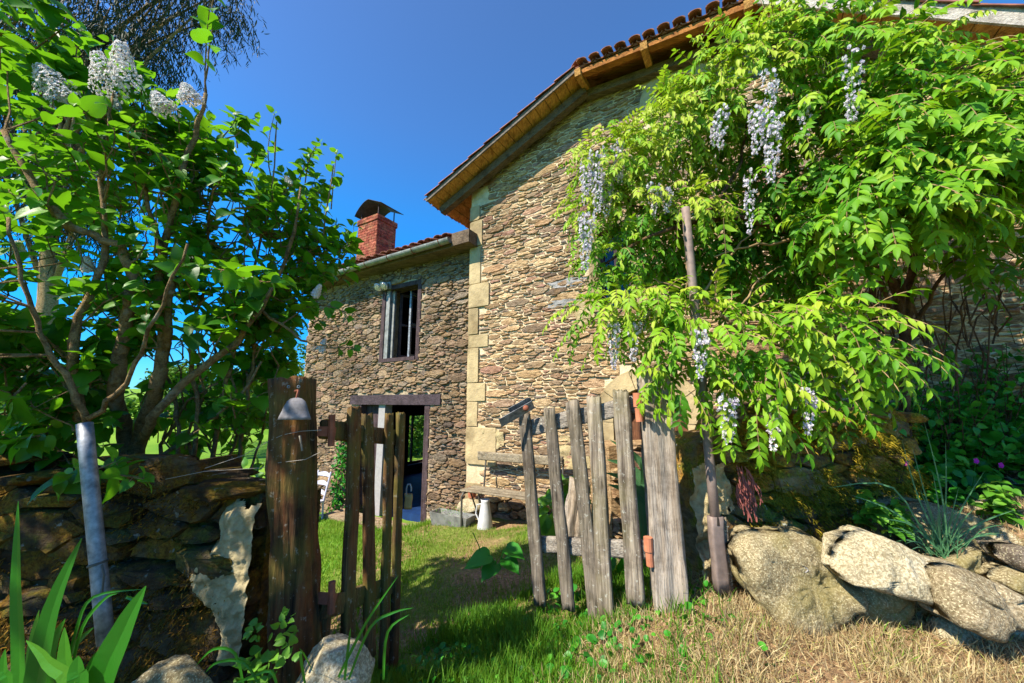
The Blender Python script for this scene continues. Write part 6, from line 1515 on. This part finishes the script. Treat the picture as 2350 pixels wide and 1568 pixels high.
tg = MB()
b0 = at(2165, 1285, 2.28)
for (tx, ty, mx, my) in [(2120, 965, 2160, 1130), (2070, 1010, 2110, 1150), (2092, 1020, 2130, 1160), (1900, 1120, 2050, 1120), (1950, 1135, 2060, 1180), (2260, 1080, 2200, 1180), (2330, 1170, 2250, 1200), (2020, 1190, 2100, 1210), (2200, 1120, 2180, 1200), (2140, 1080, 2155, 1180), (2300, 1230, 2240, 1230), (2110, 1120, 2140, 1200), (2085, 1160, 2120, 1220), (2170, 1010, 2170, 1150)]:
    ribbon(tg, [b0 + rv(rnd, .02), at(mx, my, 2.26), at(tx, ty, 2.24)], .010)
for _ in range(60):
    t_ = b0 + Vector((rnd.gauss(0, .14), rnd.gauss(0, .08), rnd.uniform(.08, .30))); ribbon(tg, [b0 + Vector((rnd.gauss(0, .05), rnd.gauss(0, .03), -.02)), b0.lerp(t_, .6) + ZA * .04, t_], .006)
o = tg.done('grass_tussock', M['agave'], None, loc=b0); tag(o, 'tall bluish grass tussock with arching blades between the field stones', 'grass tuft')
# iris clump in the lower left corner
ir = MB(); Y0 = 1.12
def gp_(px, Y): v = at(px, 1560, Y); return Vector((v.x, v.y, min(v.z, .45)))
for (bx, tx, ty, mx, my, w, Y) in [(38, 42, 1150, 38, 1340, .036, 1.10), (70, 188, 1235, 120, 1400, .058, 1.08), (215, 335, 1345, 280, 1455, .072, 1.02), (150, 148, 1440, 150, 1510, .045, 1.05), (100, 150, 1420, 120, 1490, .040, 1.12), (10, 12, 1490, 8, 1540, .03, 1.0),
                                   (235, 262, 1450, 245, 1510, .030, 1.16), (160, 60, 1470, 110, 1520, .034, 1.0), (190, 230, 1490, 215, 1530, .045, 1.2), (60, 90, 1400, 75, 1480, .03, 1.2), (120, 215, 1440, 160, 1500, .03, 1.2), (175, 180, 1505, 178, 1540, .05, 1.0)]:
    b = at(bx, 1640, Y); ribbon(ir, [Vector((b.x, b.y, .0)), b, at(mx, my, Y), at(tx, ty, Y)], w, .18)
for pts in [[(150, 1568), (175, 1450), (215, 1370), (335, 1352)], [(160, 1568), (190, 1440), (240, 1375), (270, 1362)], [(290, 1370), (320, 1380), (340, 1386)]]:
    ribbon(ir, [at(x, y, 1.15) for x, y in pts], .010)
o = ir.done('iris_clump', M['blade'], None, loc=at(120, 1640, 1.1)); tag(o, 'clump of broad sword shaped iris leaves in front of the dark wall', 'plant')
# arching grass and small weeds at the foot of the bell post
aw = MB()
for pts in [[(560, 1580), (540, 1500), (490, 1490), (448, 1530)], [(600, 1580), (560, 1520), (500, 1520), (470, 1545)], [(640, 1590), (620, 1540), (560, 1560), (520, 1575)], [(700, 1568), (690, 1490), (720, 1545)], [(800, 1560), (850, 1440), (905, 1405), (950, 1395)], [(880, 1560), (890, 1450), (940, 1410)], [(790, 1568), (800, 1480), (805, 1440)], [(770, 1568), (840, 1430), (915, 1320)]]:
    ribbon(aw, [at(x, y, 1.42 if x < 720 else 1.52) for x, y in pts], .010)
o = aw.done('arching_grass', M['blade'], None, loc=at(620, 1580, 1.45)); tag(o, 'long arching grass blades around the foot of the bell post', 'grass tuft')
wd = thing('weed', at(640, 1540, 1.52), 'small bright green weed sprouting beside the foot of the bell post', 'plant'); lc = LC()
for (px, py, n, r_, s) in [(640, 1495, 16, .05, .034), (575, 1455, 10, .03, .03), (655, 1430, 9, .03, .026), (610, 1530, 16, .06, .034), (560, 1540, 10, .05, .03), (600, 1565, 14, .07, .034)]:
    for _ in range(n): lc.add(at(px, py, 1.52) + rv(rnd, r_ * .6), rv(rnd) + ZA * .4, Vector((0, -.7, .7)) + rv(rnd, .3), s * rnd.uniform(.7, 1.2), rnd.random())
lc.done('foliage', T_HEART, 'nettle_leaf', wd)
# burdock leaves in the yard, bluish iris behind the last picket, rhubarb under the bench end
bd = thing('burdock', at(1140, 1290, 3.1), 'broad leaved burdock standing in the sunlit grass of the gateway', 'plant'); lc = LC(); st = MB()
bb_ = at(1140, 1300, 3.1)
for (px, py, s, dx) in [(1165, 1258, .15, .5), (1120, 1275, .17, -.6), (1160, 1285, .15, .3), (1135, 1295, .16, -.2), (1100, 1290, .12, -.8)]:
    p = at(px, py, 3.08); st.tube([bb_ - ZA * .05, bb_.lerp(p, .6) + ZA * .03, p], .005, 5); lc.add(p, (dx, -.3, -.1), (0.1, -.5, .8), s, rnd.random())
st.tube([bb_ - ZA * .03 + Vector((-.12, 0, 0)), at(1100, 1255, 3.1), at(1085, 1222, 3.1)], .004, 5)
st.done('stems', M['cover_leaf'], bd); lc.done('foliage', T_HEART, 'cover_leaf', bd)
ag = MB()
for (bx, by, mx, my, tx, ty) in [(1500, 1150, 1450, 1075, 1392, 1055), (1500, 1160, 1450, 1105, 1388, 1085), (1495, 1165, 1450, 1130, 1395, 1112), (1505, 1150, 1470, 1060, 1400, 1010), (1470, 1180, 1478, 1110, 1470, 1060), (1490, 1180, 1500, 1120, 1520, 1070), (1510, 1170, 1500, 1090, 1490, 1030), (1480, 1170, 1460, 1135, 1430, 1120)]:
    b = at(bx, by, 2.85); ribbon(ag, [b - ZA * .35 + Vector((.03, 0, 0)), b, at(mx, my, 2.85), at(tx, ty, 2.8)], .07, .15)
o = ag.done('sword_leaf_plant', M['agave'], None, loc=at(1495, 1180, 2.85)); tag(o, 'bluish sword leaved plant between the last picket and the pale post', 'plant')
for (px, py, Y, n, s, rad, lab) in [(1305, 1140, 3.9, 26, .13, .17, 'leafy green plant under the end of the bench behind the grey pickets'), (1255, 1150, 4.2, 8, .10, .1, 'small leafy plant beside the bench behind the second picket'), (1450, 1330, 2.9, 20, .11, .16, 'dark leafy plant in the shade at the foot of the pale post'), (1330, 1395, 2.85, 16, .09, .16, 'low leafy plant in the shade behind the lower rail'), (1385, 1345, 2.95, 14, .09, .14, 'leafy plant beneath the lower rail beside the fourth picket')]:
    p = at(px, py, Y); lf = LC(); root = thing('leafy_plant', p, lab, 'plant')
    for _ in range(n): q = p + Vector((rnd.gauss(0, rad * .6), rnd.gauss(0, rad * .4), rnd.gauss(0, rad * .6))); lf.add(q, rv(rnd) - ZA * .2, ZA * .6 + Vector((-.2, -.6, 0)) + rv(rnd, .3), s * rnd.uniform(.7, 1.2), rnd.random())
    for _ in range(5): q = p + Vector((rnd.gauss(0, rad * .3), 0, 0)); lf.add(Vector((q.x, q.y, g1(q.x, q.y) - .02)), ZA + rv(rnd, .15), (0, -1, 0), max(.05, (p.z - g1(q.x, q.y)) * .8), .2)
    lf.done('foliage', T_HEART, 'nettle_leaf' if Y > 3.5 else 'cover_leaf', root)
tp_ = thing('trough_herbs', FP(-3.62, 4.44, -.3), 'green herbs growing in and under the zinc trough', 'plant'); lc = LC()
for _ in range(90): lc.add(FP(-3.62 + rnd.uniform(-.28, .28), 4.44 + rnd.uniform(-.08, .08), -.30 + rnd.random() * .10), rv(rnd) + ZA, rv(rnd), .035)
for _ in range(40): lc.add(FP(-3.55 + rnd.uniform(-.15, .15), 4.30 + rnd.uniform(-.05, .05), -.43 + rnd.random() * .10), rv(rnd) + ZA, rv(rnd), .04)
lc.done('foliage', T_SLIM, 'nettle_leaf', tp_)
lb_ = thing('leafy_bush', at(580, 1150, 3.3), 'low bright leafy bush behind the wall end next to the bell post', 'bush'); lc = LC()
for _ in range(170):
    v = in_ball(rnd); q = at(575, 1125, 3.3) + Vector((v.x * .30, v.y * .25, v.z * .22)); lc.add(q, v + rv(rnd, .5), ZA + rv(rnd, .5) + Vector((0, -.4, 0)), rnd.uniform(.05, .09), rnd.random())
for _ in range(30): q = at(575, 1150, 3.3) + Vector((rnd.gauss(0, .15), rnd.gauss(0, .1), 0)); lc.add(Vector((q.x, q.y, g1(q.x, q.y) - .03)), ZA + rv(rnd, .25), (0, -1, 0), .26, .1)
lc.done('foliage', T_HEART, 'nettle_leaf', lb_)
iv = thing('ivy', FP(-6.95, 5.0, -.6), 'ivy climbing the wing wall beside the white chair', 'climber'); lc = LC()
for _ in range(420):
    s, z = rnd.gauss(-7.0, .16), rnd.uniform(-.9, .75)
    if abs(s + 7.0) < .12 + .22 * (.8 - z) * .5: lc.add(FP(s, TW - .06 - rnd.random() * .06, z), rv(rnd) - ZA * .6, -E2 + rv(rnd, .4), rnd.uniform(.04, .07), rnd.random())
lc.done('foliage', T_HEART, 'cover_leaf', iv)

# ------------------------------------------------------------------ grass
rs = np.random.RandomState(7)
def grass(name, n, xr, yr, keep, h, w, tone, lean, label, kind='stuff', flat=0.0, mat='grass'):
    x = rs.uniform(*xr, n); y = rs.uniform(*yr, n); k = keep(x, y); x, y = x[k], y[k]; n = len(x)
    z = gz(x, y) - .004; a = rs.uniform(0, 2 * np.pi, n); l = np.abs(rs.normal(0, lean, n))
    yd = np.stack([np.cos(a) * l, np.sin(a) * l, np.maximum(1 - flat * rs.rand(n) * 1.4, .05)], -1)
    b = rs.uniform(0, 2 * np.pi, n); nr = np.stack([np.cos(b), np.sin(b), np.zeros(n)], -1)
    hh = (h(x, y) if callable(h) else h) * rs.uniform(.4, 1.25, n); ww = w * rs.uniform(.6, 1.3, n)
    tn = np.clip((tone(x, y) if callable(tone) else tone) + rs.normal(0, .14, n), 0, 1)
    o = cloud(name, T_GRASS, np.stack([x, y, z], -1), yd, nr, hh, mat, None, tn, None, ww, False); tag(o, label, 'grass', kind=kind); return o
T_GRASS = leaf_template([(0, .5), (.4, .45), (.75, .28), (1, .03)], 0, .35, 1)
def nz2(x, y, s, o=0.0): return .5 + .25 * (np.sin(x * s * 1.7 + o + 1.3 * np.sin(y * s * 1.1 + o)) + np.sin(y * s * 2.1 - o + 1.7 * np.sin(x * s * .9)))
ef = lambda x, y: x * E2.x + y * E2.y      # distance towards the house facade
def lawn_keep(x, y): return (ef(x, y) < 4.55 + .1 * np.sin(x * 7)) & (y > 1.55) & ((nz2(x, y, 3.1) + .35 * rs.rand(len(x))) > .42) & (y > 1.95) & ~((x > .15 + .35 * (y - 1.2) + .5 * (rs.rand(len(x)) - .3)) & (y < 2.75))
grass('lawn', 150000, (-3.4, 2.6), (1.6, 7.6), lawn_keep, lambda x, y: .030 + .022 * nz2(x, y, 2.3, 1), .0042, lambda x, y: .60 + .26 * (nz2(x, y, 2.7, 4) - .5) + .10 * np.clip((y - 3) / 2, 0, 1), .45, 'sunlit short lawn between the gate and the house')
def gate_keep(x, y): return (nz2(x, y, 4.0, 2) + .3 * rs.rand(len(x)) > .55) & (y < 3.1 + .6 * x) & ~((x > .10 + .40 * (y - 1.2) + .8 * (rs.rand(len(x)) ** 2 - .1)) & (y < 2.4))
grass('gateway_grass', 52000, (-1.4, 1.3), (1.45, 3.4), gate_keep, lambda x, y: .06 + .085 * nz2(x, y, 3.3, 3),   .0052, .40, .5, 'longer lush grass in the shaded gateway')
def dry_keep(x, y): return (nz2(x, y, 3.3, 5) + .5 * rs.rand(len(x)) > .48) & (x > .15 + .3 * (y - 1.2) - .5 * (rs.rand(len(x)) ** 2 - .1))
grass('dry_grass', 60000, (.1, 3.6), (1.15, 2.6), dry_keep, lambda x, y: .05 + .05 * nz2(x, y, 4.1, 2), .0034, 1.0, .9, 'dry straw coloured grass in front of the field stones', flat=.75, mat='straw')
grass('dry_stalks', 9000, (.3, 3.4), (1.3, 2.35), lambda x, y: dry_keep(x, y) & (nz2(x, y, 6.3, 2) > .5), .085, .0030, 1.0, .45, 'upright dry stalks around the foot of the field stones', mat='straw')
grass('green_tufts', 5000, (-.6, 2.2), (1.2, 2.1), lambda x, y: (nz2(x, y, 5.3, 9) > .70 + .08 * (x > .9)), .07, .0042, .50, .5, 'scattered green grass tufts in the foreground')
grass('meadow_grass', 60000, (-9, -1.0), (2.35, 11), lambda x, y: (ef(x, y) < 4.9) | (x < -8.4 + 0 * y), .07, .009, .55, .45, 'bright meadow grass behind the lilac stems')
lc = LC(); rnd = random.Random(12)
for _ in range(520):
    x, y = rnd.gauss(.35, .45), rnd.gauss(2.35, .25)
    if -.5 < x < 1.2: lc.add((x, y, g1(x, y) + rnd.uniform(.01, .05)), rv(rnd), ZA + rv(rnd, .4), rnd.uniform(.02, .045), rnd.random())
for _ in range(260):
    x, y = rnd.gauss(-.35, .25), rnd.gauss(2.1, .3); lc.add((x, y, g1(x, y) + rnd.uniform(.01, .05)), rv(rnd), ZA + rv(rnd, .4), rnd.uniform(.02, .04), rnd.random())
o = lc.done('clover', T_ROUND, 'cover_leaf', None, loc=(.3, 2.3, -.2)); tag(o, 'small broad leaved weeds among the gateway grass', 'weeds', kind='stuff')

lc = LC(); rnd = random.Random(31)
for _ in range(700):
    x, y = rnd.uniform(.2, 3.0), rnd.uniform(1.25, 2.4); lc.add((x, y, g1(x, y) + rnd.uniform(.003, .02)), rv(rnd), ZA + rv(rnd, .5), rnd.uniform(.012, .030), rnd.random())
for _ in range(260):
    x, y = rnd.uniform(-.7, 1.2), rnd.uniform(1.6, 3.4); lc.add((x, y, g1(x, y) + rnd.uniform(.003, .02)), rv(rnd), ZA + rv(rnd, .5), rnd.uniform(.012, .028), rnd.random())
o = lc.done('leaf_litter', T_LEAFLET, 'litter', None, loc=(1.2, 1.8, 0)); tag(o, 'scattered dead brown leaves on the dry ground', 'leaf litter', kind='stuff')

lc = LC(); rnd = random.Random(35)
for _ in range(420):
    x, y = (rnd.uniform(.2, 2.8), rnd.uniform(1.3, 2.4)) if rnd.random() < .6 else (rnd.gauss(-.25, .4), rnd.uniform(1.6, 3.8)); s = rnd.uniform(.008, .03) * (1 if rnd.random() < .9 else 1.7)
    lc.add((x, y, g1(x, y) + s * .12), (rnd.gauss(0,1), rnd.gauss(0,1), 0.1), ZA + rv(rnd, .3), s, rnd.random())
o = lc.done('pebbles', T_PEB, 'pebble', None, loc=(.8, 1.9, .1)); tag(o, 'small pebbles and clods lying on the trodden soil', 'pebbles', kind='stuff')
